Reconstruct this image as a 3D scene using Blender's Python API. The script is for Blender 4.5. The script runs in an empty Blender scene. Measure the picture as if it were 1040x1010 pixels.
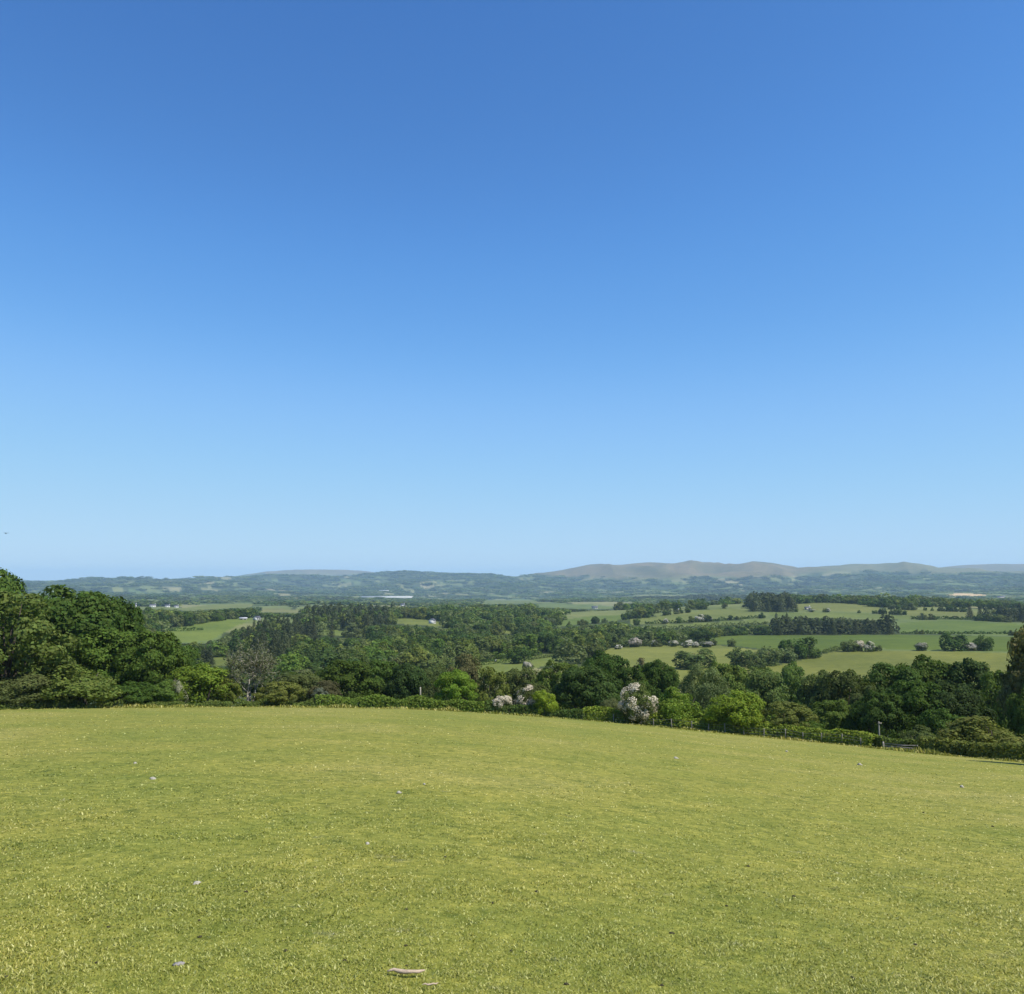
import bpy, math, time
import numpy as np
from mathutils import Vector

T0 = time.time()
scene = bpy.context.scene
COL = scene.collection
F = 900.0                      # focal length in photograph pixels (1040 wide)
PITCH = math.atan(83.0 / F)
SP, CP = math.sin(PITCH), math.cos(PITCH)
EYE = 1.6
rng = np.random.default_rng(7)

# ------------------------------------------------------------------ helpers
def ray(px, py):
    """photograph direction -> (azimuth, tangent of elevation)"""
    u = (np.asarray(px, float) - 520.0) / F
    v = (505.0 - np.asarray(py, float)) / F
    x, y, z = u, CP - v * SP, SP + v * CP
    return np.arctan2(x, y), z / np.hypot(x, y)

def project(x, y, z):
    dep = y * CP + z * SP
    dep = np.where(dep > 0.05, dep, 0.05)
    return 520.0 + F * x / dep, 505.0 - F * (-y * SP + z * CP) / dep

def hash2(ix, iy, seed=0):
    h = (ix.astype(np.int64) * 374761393 + iy.astype(np.int64) * 668265263 + seed * 974711) & 0xFFFFFFFF
    h = ((h ^ (h >> 13)) * 1274126177) & 0xFFFFFFFF
    h = h ^ (h >> 16)
    return (h & 0xFFFFFF) / float(0xFFFFFF)

def vnoise(x, y, seed=0):
    ix, iy = np.floor(x), np.floor(y)
    fx, fy = x - ix, y - iy
    fx, fy = fx * fx * (3 - 2 * fx), fy * fy * (3 - 2 * fy)
    a, b = hash2(ix, iy, seed), hash2(ix + 1, iy, seed)
    c, d = hash2(ix, iy + 1, seed), hash2(ix + 1, iy + 1, seed)
    return (a * (1 - fx) + b * fx) * (1 - fy) + (c * (1 - fx) + d * fx) * fy

def fbm(x, y, seed=0, octs=4):
    s, a, t = 0.0, 1.0, 0.0
    for k in range(octs):
        s = s + a * (vnoise(x * 2 ** k, y * 2 ** k, seed + k * 17) * 2 - 1)
        t += a
        a *= 0.5
    return s / t

def in_poly(px, py, poly):
    inside = np.zeros(np.shape(px), bool)
    n = len(poly)
    for i in range(n):
        x1, y1 = poly[i]
        x2, y2 = poly[(i + 1) % n]
        if y1 == y2:
            continue
        c = ((y1 > py) != (y2 > py)) & (px < (x2 - x1) * (py - y1) / (y2 - y1) + x1)
        inside ^= c
    return inside

def mesh_np(name, verts, faces, mat=None, smooth=False):
    """verts (n,3); faces: (m,k) array or list of such arrays"""
    me = bpy.data.meshes.new(name)
    if not isinstance(faces, list):
        faces = [faces]
    faces = [np.asarray(f, np.int32) for f in faces if len(f)]
    verts = np.asarray(verts, np.float32)
    me.vertices.add(len(verts))
    me.vertices.foreach_set('co', verts.ravel())
    loops = np.concatenate([f.ravel() for f in faces])
    sizes = np.concatenate([np.full(len(f), f.shape[1], np.int32) for f in faces])
    starts = np.concatenate([[0], np.cumsum(sizes)[:-1]]).astype(np.int32)
    me.loops.add(len(loops))
    me.loops.foreach_set('vertex_index', loops)
    me.polygons.add(len(sizes))
    me.polygons.foreach_set('loop_start', starts)
    if smooth:
        me.polygons.foreach_set('use_smooth', np.ones(len(sizes), bool))
    me.update(calc_edges=True)
    if mat:
        me.materials.append(mat)
    return me

def link(name, data, parent=None, loc=None, color=None):
    o = bpy.data.objects.new(name, data)
    COL.objects.link(o)
    if parent:
        o.parent = parent
    if loc is not None:
        o.location = loc
    if color is not None:
        o.color = (*color, 1.0)
    return o

def tag(o, label=None, cat=None, group=None, kind=None):
    if label: o['label'] = label
    if cat: o['category'] = cat
    if group: o['group'] = group
    if kind: o['kind'] = kind
    return o

class MB:
    """collects boxes, tubes and sweeps into one mesh"""
    def __init__(self):
        self.v, self.q, self.t, self.n = [], [], [], 0
    def add(self, v, q=None, t=None):
        v = np.asarray(v, float)
        self.v.append(v)
        if q is not None and len(q): self.q.append(np.asarray(q) + self.n)
        if t is not None and len(t): self.t.append(np.asarray(t) + self.n)
        self.n += len(v)
    def box(self, c, s, rz=0.0, jit=0.0):
        x, y, z = s[0] / 2, s[1] / 2, s[2] / 2
        v = np.array([(-x, -y, -z), (x, -y, -z), (x, y, -z), (-x, y, -z), (-x, -y, z), (x, -y, z), (x, y, z), (-x, y, z)])
        if jit: v = v + rng.normal(0, jit, v.shape)
        ca, sa = math.cos(rz), math.sin(rz)
        v = np.stack([v[:, 0] * ca - v[:, 1] * sa, v[:, 0] * sa + v[:, 1] * ca, v[:, 2]], 1) + np.asarray(c)
        self.add(v, [(0, 3, 2, 1), (4, 5, 6, 7), (0, 1, 5, 4), (1, 2, 6, 5), (2, 3, 7, 6), (3, 0, 4, 7)])
    def tube(self, pts, rad, k=6):
        pts = np.asarray(pts, float)
        n = len(pts)
        rad = np.broadcast_to(np.asarray(rad, float), (n,))
        a = np.arange(k) * 2 * math.pi / k
        vs = []
        for i in range(n):
            d = pts[min(i + 1, n - 1)] - pts[max(i - 1, 0)]
            d = d / (np.linalg.norm(d) + 1e-9)
            u = np.cross(d, (0, 0, 1.0)) if abs(d[2]) < 0.9 else np.cross(d, (0, 1.0, 0))
            u = u / np.linalg.norm(u)
            w = np.cross(d, u)
            vs.append(pts[i] + rad[i] * (np.cos(a)[:, None] * u + np.sin(a)[:, None] * w))
        q = [(i * k + j, i * k + (j + 1) % k, (i + 1) * k + (j + 1) % k, (i + 1) * k + j) for i in range(n - 1) for j in range(k)]
        vs.append(pts[:1]); vs.append(pts[-1:])
        t = [(n * k, (j + 1) % k, j) for j in range(k)] + [(n * k + 1, (n - 1) * k + j, (n - 1) * k + (j + 1) % k) for j in range(k)]
        self.add(np.concatenate(vs), q, t)
    def mesh(self, name, mat=None, smooth=False):
        return mesh_np(name, np.concatenate(self.v), [np.concatenate(x) for x in (self.q, self.t) if x], mat, smooth)

# ------------------------------------------------------------------ materials
def new_mat(name):
    m = bpy.data.materials.new(name)
    m.use_nodes = True
    nt = m.node_tree
    nt.nodes.clear()
    out = nt.nodes.new('ShaderNodeOutputMaterial')
    return m, nt, out

class G:
    def __init__(self, nt): self.nt = nt
    def n(self, typ, **kw):
        nd = self.nt.nodes.new(typ)
        for k, v in kw.items(): setattr(nd, k, v)
        return nd
    def l(self, a, b): self.nt.links.new(a, b)
    def noise(self, vec, scale, detail=3.0, rough=0.6):
        nd = self.n('ShaderNodeTexNoise')
        nd.inputs['Scale'].default_value = scale
        nd.inputs['Detail'].default_value = detail
        nd.inputs['Roughness'].default_value = rough
        if vec is not None: self.l(vec, nd.inputs['Vector'])
        return nd.outputs['Fac']
    def ramp(self, fac, stops):
        nd = self.n('ShaderNodeValToRGB')
        cr = nd.color_ramp
        while len(cr.elements) < len(stops): cr.elements.new(0.5)
        for e, (p, c) in zip(cr.elements, stops):
            e.position = p
            e.color = (*c, 1.0) if len(c) == 3 else c
        self.l(fac, nd.inputs['Fac'])
        return nd.outputs['Color']
    def mixc(self, fac, a, b, blend='MIX'):
        nd = self.n('ShaderNodeMix', data_type='RGBA', blend_type=blend)
        for sock, val in ((nd.inputs[0], fac), (nd.inputs[6], a), (nd.inputs[7], b)):
            if hasattr(val, 'is_linked') or hasattr(val, 'links'): self.l(val, sock)
            elif isinstance(val, (int, float)): sock.default_value = val
            else: sock.default_value = (*val, 1.0)
        return nd.outputs[2]
    def math(self, op, a, b=None, c=None):
        nd = self.n('ShaderNodeMath', operation=op)
        for i, val in enumerate((a, b, c)):
            if val is None: continue
            if isinstance(val, (int, float)): nd.inputs[i].default_value = val
            else: self.l(val, nd.inputs[i])
        return nd.outputs[0]
    def hsv(self, col, h=0.5, s=1.0, v=1.0):
        nd = self.n('ShaderNodeHueSaturation')
        for k, val in (('Hue', h), ('Saturation', s), ('Value', v)):
            if isinstance(val, (int, float)): nd.inputs[k].default_value = val
            else: self.l(val, nd.inputs[k])
        self.l(col, nd.inputs['Color'])
        return nd.outputs['Color']

def leaf_material(name, spread=0.55, transl=0.34, use_object=True, attr=None, base=(0.06, 0.09, 0.02), huespread=0.035):
    m, nt, out = new_mat(name)
    g = G(nt)
    geo = g.n('ShaderNodeNewGeometry')
    rnd = geo.outputs['Random Per Island']
    if attr:
        col = g.n('ShaderNodeAttribute', attribute_name=attr).outputs['Color']
    elif use_object:
        oi = g.n('ShaderNodeObjectInfo')
        col = oi.outputs['Color']
    else:
        rgb = g.n('ShaderNodeRGB'); rgb.outputs[0].default_value = (*base, 1)
        col = rgb.outputs[0]
    big = g.noise(geo.outputs['Position'], 0.55, 2.0)
    val = g.math('MULTIPLY_ADD', rnd, spread, 1.0 - spread / 2)
    val = g.math('MULTIPLY', val, g.math('MULTIPLY_ADD', big, 0.8, 0.6))
    hue = g.math('MULTIPLY_ADD', g.math('FRACT', g.math('MULTIPLY', rnd, 7.31)), -huespread, 0.5 + huespread * 0.5)
    c = g.hsv(col, hue, 1.0, val)
    p = g.n('ShaderNodeBsdfPrincipled')
    g.l(c, p.inputs['Base Color'])
    p.inputs['Roughness'].default_value = 0.65
    p.inputs['Specular IOR Level'].default_value = 0.06
    t = g.n('ShaderNodeBsdfTranslucent')
    ct = g.mixc(0.5, c, g.mixc(1.0, c, (1.5, 1.7, 0.5), 'MULTIPLY'))
    g.l(ct, t.inputs['Color'])
    mx = g.n('ShaderNodeMixShader'); mx.inputs[0].default_value = transl
    g.l(p.outputs[0], mx.inputs[1]); g.l(t.outputs[0], mx.inputs[2])
    g.l(mx.outputs[0], out.inputs['Surface'])
    return m

def plain_material(name, col, rough=0.8, var=0.3, scale=4.0, bump=0.0, col2=None):
    m, nt, out = new_mat(name)
    g = G(nt)
    tc = g.n('ShaderNodeTexCoord')
    nz = g.noise(tc.outputs['Object'], scale, 4.0)
    a = col
    b = col2 if col2 else tuple(x * (1 - var) for x in col)
    c = g.ramp(nz, [(0.3, b), (0.7, a)])
    p = g.n('ShaderNodeBsdfPrincipled')
    g.l(c, p.inputs['Base Color'])
    p.inputs['Roughness'].default_value = rough
    p.inputs['Specular IOR Level'].default_value = 0.2
    if bump:
        bp = g.n('ShaderNodeBump'); bp.inputs['Strength'].default_value = bump; bp.inputs['Distance'].default_value = 0.02
        g.l(nz, bp.inputs['Height']); g.l(bp.outputs[0], p.inputs['Normal'])
    g.l(p.outputs[0], out.inputs['Surface'])
    return m

def sward_colour(g, pos, fine=True):
    """colour of grazed pasture by place: greener and more bleached patches"""
    big = g.noise(pos, 0.11, 3.0, 0.6)
    mid = g.noise(pos, 0.75, 3.0, 0.65)
    c1 = g.ramp(big, [(0.30, (0.168, 0.184, 0.032)), (0.5, (0.210, 0.206, 0.039)), (0.70, (0.252, 0.232, 0.058))])
    c2 = g.ramp(mid, [(0.28, (0.80, 0.86, 0.78)), (0.5, (1.0, 1.0, 1.0)), (0.72, (1.14, 1.10, 1.12))])
    c = g.mixc(1.0, c1, c2, 'MULTIPLY')
    # dull greyish worn patches
    worn = g.ramp(g.noise(pos, 2.1, 4.0, 0.7), [(0.63, (0, 0, 0)), (0.72, (1, 1, 1))])
    return g.mixc(g.math('MULTIPLY', worn, 0.45), c, (0.15, 0.15, 0.075))

def sward_blade_material():
    m, nt, out = new_mat('pasture_blades')
    g = G(nt)
    geo = g.n('ShaderNodeNewGeometry')
    rnd = geo.outputs['Random Per Island']
    c = sward_colour(g, geo.outputs['Position'])
    tint = g.ramp(rnd, [(0.0, (0.70, 0.82, 0.6)), (0.25, (1.12, 1.2, 1.0)), (0.55, (1.4, 1.38, 1.2)), (0.78, (1.8, 1.66, 1.6)), (0.88, (2.3, 2.15, 3.4)), (1.0, (3.0, 2.9, 6.0))])
    c = g.mixc(1.0, c, tint, 'MULTIPLY')
    p = g.n('ShaderNodeBsdfPrincipled')
    g.l(c, p.inputs['Base Color'])
    p.inputs['Roughness'].default_value = 0.5
    p.inputs['Specular IOR Level'].default_value = 0.3
    t = g.n('ShaderNodeBsdfTranslucent'); g.l(c, t.inputs['Color'])
    mx = g.n('ShaderNodeMixShader'); mx.inputs[0].default_value = 0.3
    g.l(p.outputs[0], mx.inputs[1]); g.l(t.outputs[0], mx.inputs[2])
    g.l(mx.outputs[0], out.inputs['Surface'])
    return m

def ground_material():
    """near: grazed sward; far: the colours of the fields, moors and woods kept in the mesh"""
    m, nt, out = new_mat('farmland')
    g = G(nt)
    geo = g.n('ShaderNodeNewGeometry')
    pos = geo.outputs['Position']
    at = g.n('ShaderNodeAttribute', attribute_name='land_cover')
    near = g.n('ShaderNodeAttribute', attribute_name='home_field')
    sw = sward_colour(g, pos)
    fine = g.noise(pos, 7.0, 5.0, 0.8)
    sw = g.mixc(1.0, sw, g.ramp(fine, [(0.36, (0.45, 0.52, 0.42)), (0.47, (0.9, 0.93, 0.86)), (0.56, (1.05, 1.03, 1.0)), (0.66, (1.7, 1.55, 1.7))]), 'MULTIPLY')
    tus = g.noise(pos, 2.4, 3.0, 0.7)
    sw = g.mixc(1.0, sw, g.ramp(tus, [(0.32, (0.62, 0.70, 0.6)), (0.46, (1, 1, 1)), (0.6, (1.0, 1.0, 1.0)), (0.7, (1.22, 1.18, 1.2))]), 'MULTIPLY')
    f1 = g.noise(pos, 0.018, 5.0, 0.65)
    f2 = g.noise(pos, 0.35, 3.0, 0.6)
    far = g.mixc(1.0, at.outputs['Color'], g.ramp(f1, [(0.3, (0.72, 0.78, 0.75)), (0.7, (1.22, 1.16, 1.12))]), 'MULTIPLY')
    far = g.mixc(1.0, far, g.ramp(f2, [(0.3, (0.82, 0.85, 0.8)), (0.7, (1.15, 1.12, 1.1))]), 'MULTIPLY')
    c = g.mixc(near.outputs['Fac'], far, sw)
    p = g.n('ShaderNodeBsdfPrincipled')
    g.l(c, p.inputs['Base Color'])
    p.inputs['Roughness'].default_value = 0.9
    p.inputs['Specular IOR Level'].default_value = 0.1
    bp = g.n('ShaderNodeBump'); bp.inputs['Strength'].default_value = 0.5; bp.inputs['Distance'].default_value = 0.03
    g.l(g.noise(pos, 6.0, 4.0, 0.7), bp.inputs['Height']); g.l(bp.outputs[0], p.inputs['Normal'])
    g.l(p.outputs[0], out.inputs['Surface'])
    return m

M_LEAF = leaf_material('leaves')
M_FAR = leaf_material('wood_leaves', attr='tree_colour', spread=0.6, huespread=0.03)
M_BLOSSOM = leaf_material('may_blossom', spread=0.35, transl=0.15, huespread=0.01)
M_BARK = plain_material('bark', (0.075, 0.06, 0.045), 0.9, 0.5, 9.0, 0.6)
M_PALEBARK = plain_material('pale_bark', (0.42, 0.38, 0.31), 0.85, 0.45, 9.0, 0.5)
M_POST = plain_material('weathered_wood', (0.36, 0.33, 0.27), 0.85, 0.45, 14.0, 0.4)
M_WIRE = plain_material('wire', (0.25, 0.25, 0.25), 0.5, 0.2)
M_WHITE = plain_material('white_render', (0.66, 0.65, 0.61), 0.8, 0.12, 0.6)
M_CREAM = plain_material('cream_render', (0.62, 0.57, 0.48), 0.85, 0.15, 0.6)
M_STONEWALL = plain_material('rubble_wall', (0.32, 0.29, 0.25), 0.9, 0.3, 1.2)
M_SLATE = plain_material('slate', (0.11, 0.11, 0.125), 0.7, 0.25, 1.0)
M_SHEET = plain_material('sheet_roof', (0.50, 0.50, 0.50), 0.5, 0.1, 0.3)
M_GLASS = plain_material('dark_pane', (0.03, 0.035, 0.04), 0.2, 0.2)
M_ROCK = plain_material('pale_stone', (0.42, 0.39, 0.31), 0.8, 0.35, 25.0, 0.5)
M_GREYROCK = plain_material('grey_stone', (0.33, 0.30, 0.28), 0.85, 0.4, 25.0, 0.5)
M_DUNG = plain_material('dark_dung', (0.05, 0.045, 0.022), 0.9, 0.4, 30.0, 0.5)
M_STICK = plain_material('bleached_stick', (0.52, 0.40, 0.29), 0.8, 0.35, 30.0, 0.4)
M_FEATHER = plain_material('dark_feather', (0.04, 0.04, 0.045), 0.7, 0.3)

# ------------------------------------------------------------------ terrain
# far side of the home field: distance and picture row along the picture
E_PX = np.array([-700, -300, 0, 200, 330, 440, 520, 600, 720, 800, 900, 960, 1040, 1200, 1500, 2000])
E_R = np.array([92, 93, 95, 97, 98, 98, 97, 95, 92, 90, 84, 80, 76, 70, 64, 60.])
E_PY = np.array([729, 726, 721.5, 718.8, 719, 721.5, 726.5, 732.5, 744, 751.5, 762, 767.5, 774.5, 790, 815, 840])
E_CREST = np.array([1.0, 1.0, 1.0, 1.0, 1.0, 1.02, 1.1, 1.25, 1.5, 1.7, 1.9, 2.0, 2.0, 2, 2, 2])
E_AZ = ray(E_PX, 640)[0]
E_T = ray(E_PX, E_PY)[1]
E_B = EYE / (E_R * E_CREST) ** 2
E_A = -E_T - EYE / E_R - E_B * E_R
fine_az = np.linspace(-math.pi, math.pi, 3601)
def smooth_curve(xs, ys, k):
    v = np.interp(fine_az, xs, ys)
    ker = np.hanning(k); ker /= ker.sum()
    return np.convolve(np.pad(v, k, mode='wrap'), ker, 'same')[k:-k]
# behind the camera the field runs on level
XS = np.concatenate([[-math.pi, -2.2], E_AZ, [2.2, math.pi]])
C_A = smooth_curve(XS, np.concatenate([[0.0, 0.03], E_A, [0.03, 0.0]]), 41)
C_B = smooth_curve(XS, np.concatenate([[E_B[0]] * 2, E_B, [E_B[-1]] * 2]), 41)
C_R = smooth_curve(XS, np.concatenate([[92, 92], E_R, [60, 92]]), 31)

COLS = np.array([-900, -300, 0, 150, 300, 450, 600, 750, 900, 1040, 1400, 2200])
ROWS_R = np.array([130, 170, 230, 300, 400, 500, 650, 800, 1000, 1300, 1700, 2300, 3200, 4500, 6500.])
TAB = {
    0:    [737, 741, 726, 702, 681, 668, 655, 646, 636, 627, 621, 616, 611, 606, 600],
    150:  [739, 743, 728, 704, 682, 668, 655, 646, 636, 627, 620, 615, 611, 606, 600],
    300:  [742, 745, 728, 704, 683, 670, 658, 649, 638, 628, 621, 616, 611, 606, 601],
    450:  [745, 743, 722, 699, 681, 670, 657, 646, 638, 630, 624, 619, 614, 609, 603],
    600:  [748, 743, 719, 696, 677, 665, 655, 646, 637, 630, 624, 619, 614, 609, 602],
    750:  [757, 751, 726, 699, 677, 663, 652, 645, 636, 628, 621, 616, 612, 607, 599],
    900:  [777, 769, 739, 709, 683, 665, 652, 645, 637, 628, 621, 616, 611, 606, 598],
    1040: [791, 781, 749, 716, 687, 668, 654, 645, 637, 628, 621, 616, 611, 606, 598]}
TAB[-300] = TAB[-900] = TAB[0]
TAB[1400] = TAB[2200] = TAB[1040]
# skylines
NEAR_PX = np.array([-900, -200, 0, 20, 50, 90, 130, 160, 200, 240, 290, 340, 375, 410, 440, 480, 500, 517, 530, 550, 580, 600, 640, 660, 685, 700, 715, 740, 765, 783, 800, 810, 840, 880, 920, 940, 952, 985, 1040, 1200, 2200])
NEAR_PY = np.array([592, 596, 598, 597, 595.5, 592, 590.5, 589, 588.5, 587, 588, 587.5, 582.5, 582, 583.2, 584, 585, 587.5, 587, 583.5, 577.5, 574.5, 573.6, 571.8, 571.9, 570.4, 573.6, 574.8, 571.6, 573.4, 577, 578.4, 576, 574.5, 574.2, 577, 579, 581, 583, 578, 580])
FAR_PX = np.array([-900, 180, 225, 245, 270, 300, 350, 375, 420, 520, 800, 930, 955, 980, 1010, 1040, 1200, 2200])
FAR_PY = np.array([592, 590, 588, 584.5, 581, 579, 579, 581, 588, 590, 588, 580, 577, 574.3, 573, 573, 575, 580])

def pchip(x, y, xq):
    """monotone cubic over the last axis of y (cols, nodes)"""
    h = np.diff(x)
    d = np.diff(y, axis=-1) / h
    m = np.zeros_like(y)
    m[..., 0], m[..., -1] = d[..., 0], d[..., -1]
    a, b = d[..., :-1], d[..., 1:]
    w1, w2 = 2 * h[1:] + h[:-1], h[1:] + 2 * h[:-1]
    with np.errstate(divide='ignore', invalid='ignore'):
        hm = (w1 + w2) / (w1 / a + w2 / b)
    m[..., 1:-1] = np.where(a * b > 0, hm, 0)
    i = np.clip(np.searchsorted(x, xq) - 1, 0, len(x) - 2)
    s = (xq - x[i]) / h[i]
    s2, s3 = s * s, s * s * s
    return (2 * s3 - 3 * s2 + 1) * y[..., i] + (s3 - 2 * s2 + s) * h[i] * m[..., i] + (-2 * s3 + 3 * s2) * y[..., i + 1] + (s3 - s2) * h[i] * m[..., i + 1]

AZ = np.unique(np.concatenate([np.radians(np.arange(-36, 36.001, 0.075)), np.radians(np.arange(-75, -36, 0.6)), np.radians(np.arange(36.6, 75, 0.6)),
                               np.radians(np.arange(-180, -75, 3.0)), np.radians(np.arange(75, 180, 3.0))]))
NR = 560
R = np.exp(np.linspace(math.log(0.6), math.log(21000), NR))
az_cols = ray(COLS, 620)[0]
tab_t = np.array([ray(c, np.array(TAB[c]))[1] for c in COLS])          # cols x nodes

def col_interp(values):
    """smooth interpolation of values (cols, n) to AZ"""
    o = np.stack([np.interp(fine_az, az_cols, values[:, j]) for j in range(values.shape[1])], 1)
    k = 61
    ker = np.hanning(k); ker /= ker.sum()
    o = np.stack([np.convolve(np.pad(o[:, j], k, mode='edge'), ker, 'same')[k:-k] for j in range(o.shape[1])], 1)
    return np.stack([np.interp(AZ, fine_az, o[:, j]) for j in range(o.shape[1])], 1)

def build_terrain():
    A = np.interp(AZ, fine_az, C_A)[:, None]
    B = np.interp(AZ, fine_az, C_B)[:, None]
    RE = np.interp(AZ, fine_az, C_R)
    near = -EYE - A * R[None] - B * R[None] ** 2
    t_edge = -EYE / RE - A[:, 0] - B[:, 0] * RE
    tn = np.interp(AZ, ray(NEAR_PX, 580)[0], ray(NEAR_PX, NEAR_PY)[1])
    tf = np.interp(AZ, ray(FAR_PX, 580)[0], ray(FAR_PX, FAR_PY)[1])
    body = col_interp(tab_t)
    # normalised distance: the field's edge sits at the same node in every column
    nodes_r = np.concatenate([[92.0, 97.0], ROWS_R, [9000, 10600, 13000, 19000]])
    x = np.log(nodes_r)
    slope_t = t_edge - 0.0025
    y = np.concatenate([t_edge[:, None], slope_t[:, None], body, tn[:, None], np.minimum(tn, tf)[:, None] - 0.012, tf[:, None], tf[:, None] - 0.01], 1)
    far = np.empty((len(AZ), NR))
    for i in range(len(AZ)):
        xx = x.copy()
        xx[0] = math.log(RE[i]); xx[1] = math.log(RE[i] * 1.05)
        far[i] = pchip(xx, y[i][None], np.log(R))[0]
    z = np.where(R[None] < RE[:, None], near, far * R[None])
    X, Y = R[None] * np.sin(AZ)[:, None], R[None] * np.cos(AZ)[:, None]
    amp = np.interp(np.log(R), np.log([100, 300, 500, 800, 1300, 1700, 2500, 3500, 5000, 7000, 9000, 10500, 13000, 21000]), [0.0, 0.6, 3, 7, 10, 12, 18, 24, 30, 55, 14, 30, 12, 10])
    z = z + amp[None] * fbm(X / 700, Y / 700, 3, 4)
    for hx, hr, hh, hw in ((860, 1350, 15, 210), (720, 1080, 9, 170), (905, 520, 3.0, 120), (205, 900, 9, 150), (430, 1120, 10, 160), (330, 780, 5, 150), (640, 1500, 9, 220), (985, 1250, 5, 200)):
        ha = float(ray(hx, 640)[0])
        z = z + hh * np.exp(-((X - hr * math.sin(ha)) ** 2 + (Y - hr * math.cos(ha)) ** 2) / (2 * hw * hw))
    amp3 = np.interp(R, [5200, 7000, 8300, 9100], [0, 62, 46, 5])
    z = z + amp3[None] * (1 - 2 * np.abs(fbm(X / 520, Y / 1500, 33, 3)))
    amp2 = np.interp(np.log(R), np.log([3, 8, 60, 95, 110]), [0.0, 0.03, 0.07, 0.04, 0.0])
    z = z + amp2[None] * fbm(X / 6.0, Y / 6.0, 11, 3) + 0.02 * (R[None] < 60) * fbm(X / 0.8, Y / 0.8, 23, 2)
    # behind the viewer everything runs level
    back = np.clip((np.abs(AZ) - 1.35) / 0.35, 0, 1)[:, None]
    back = back * np.clip((R[None] - 8) / 60, 0, 1)
    z = z * (1 - back) + (-4.0) * back
    return X, Y, z, RE
TX, TY, TZ, RE_AZ = build_terrain()

def ground_z(az, r):
    az = np.asarray(az, float); r = np.asarray(r, float)
    i = np.clip(np.searchsorted(AZ, az) - 1, 0, len(AZ) - 2)
    j = np.clip(np.searchsorted(R, r) - 1, 0, NR - 2)
    a = (az - AZ[i]) / (AZ[i + 1] - AZ[i])
    b = (r - R[j]) / (R[j + 1] - R[j])
    return (TZ[i, j] * (1 - b) + TZ[i, j + 1] * b) * (1 - a) + (TZ[i + 1, j] * (1 - b) + TZ[i + 1, j + 1] * b) * a

def ground_xy(x, y):
    return float(ground_z(math.atan2(x, y), math.hypot(x, y)))

def at_r(px, r, py=700):
    """a point of the ground at distance r below picture column px"""
    az = float(ray(px, py)[0])
    return np.array([r * math.sin(az), r * math.cos(az), float(ground_z(az, r))])

def seen_at(px, py, rmin=180.0, rmax=9500.0):
    """first ground point seen at a photograph position, beyond rmin"""
    az, t = ray(px, py)
    rr = R[(R > rmin) & (R < rmax)]
    tt = ground_z(np.full(len(rr), float(az)), rr) / rr
    k = np.argmax(tt >= t) if (tt >= t).any() else len(rr) - 1
    if k == 0: r = rr[0]
    else: r = rr[k - 1] + (rr[k] - rr[k - 1]) * np.clip((t - tt[k - 1]) / (tt[k] - tt[k - 1] + 1e-12), 0, 1)
    return np.array([r * math.sin(az), r * math.cos(az), float(ground_z(float(az), r))]), float(r)

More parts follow.
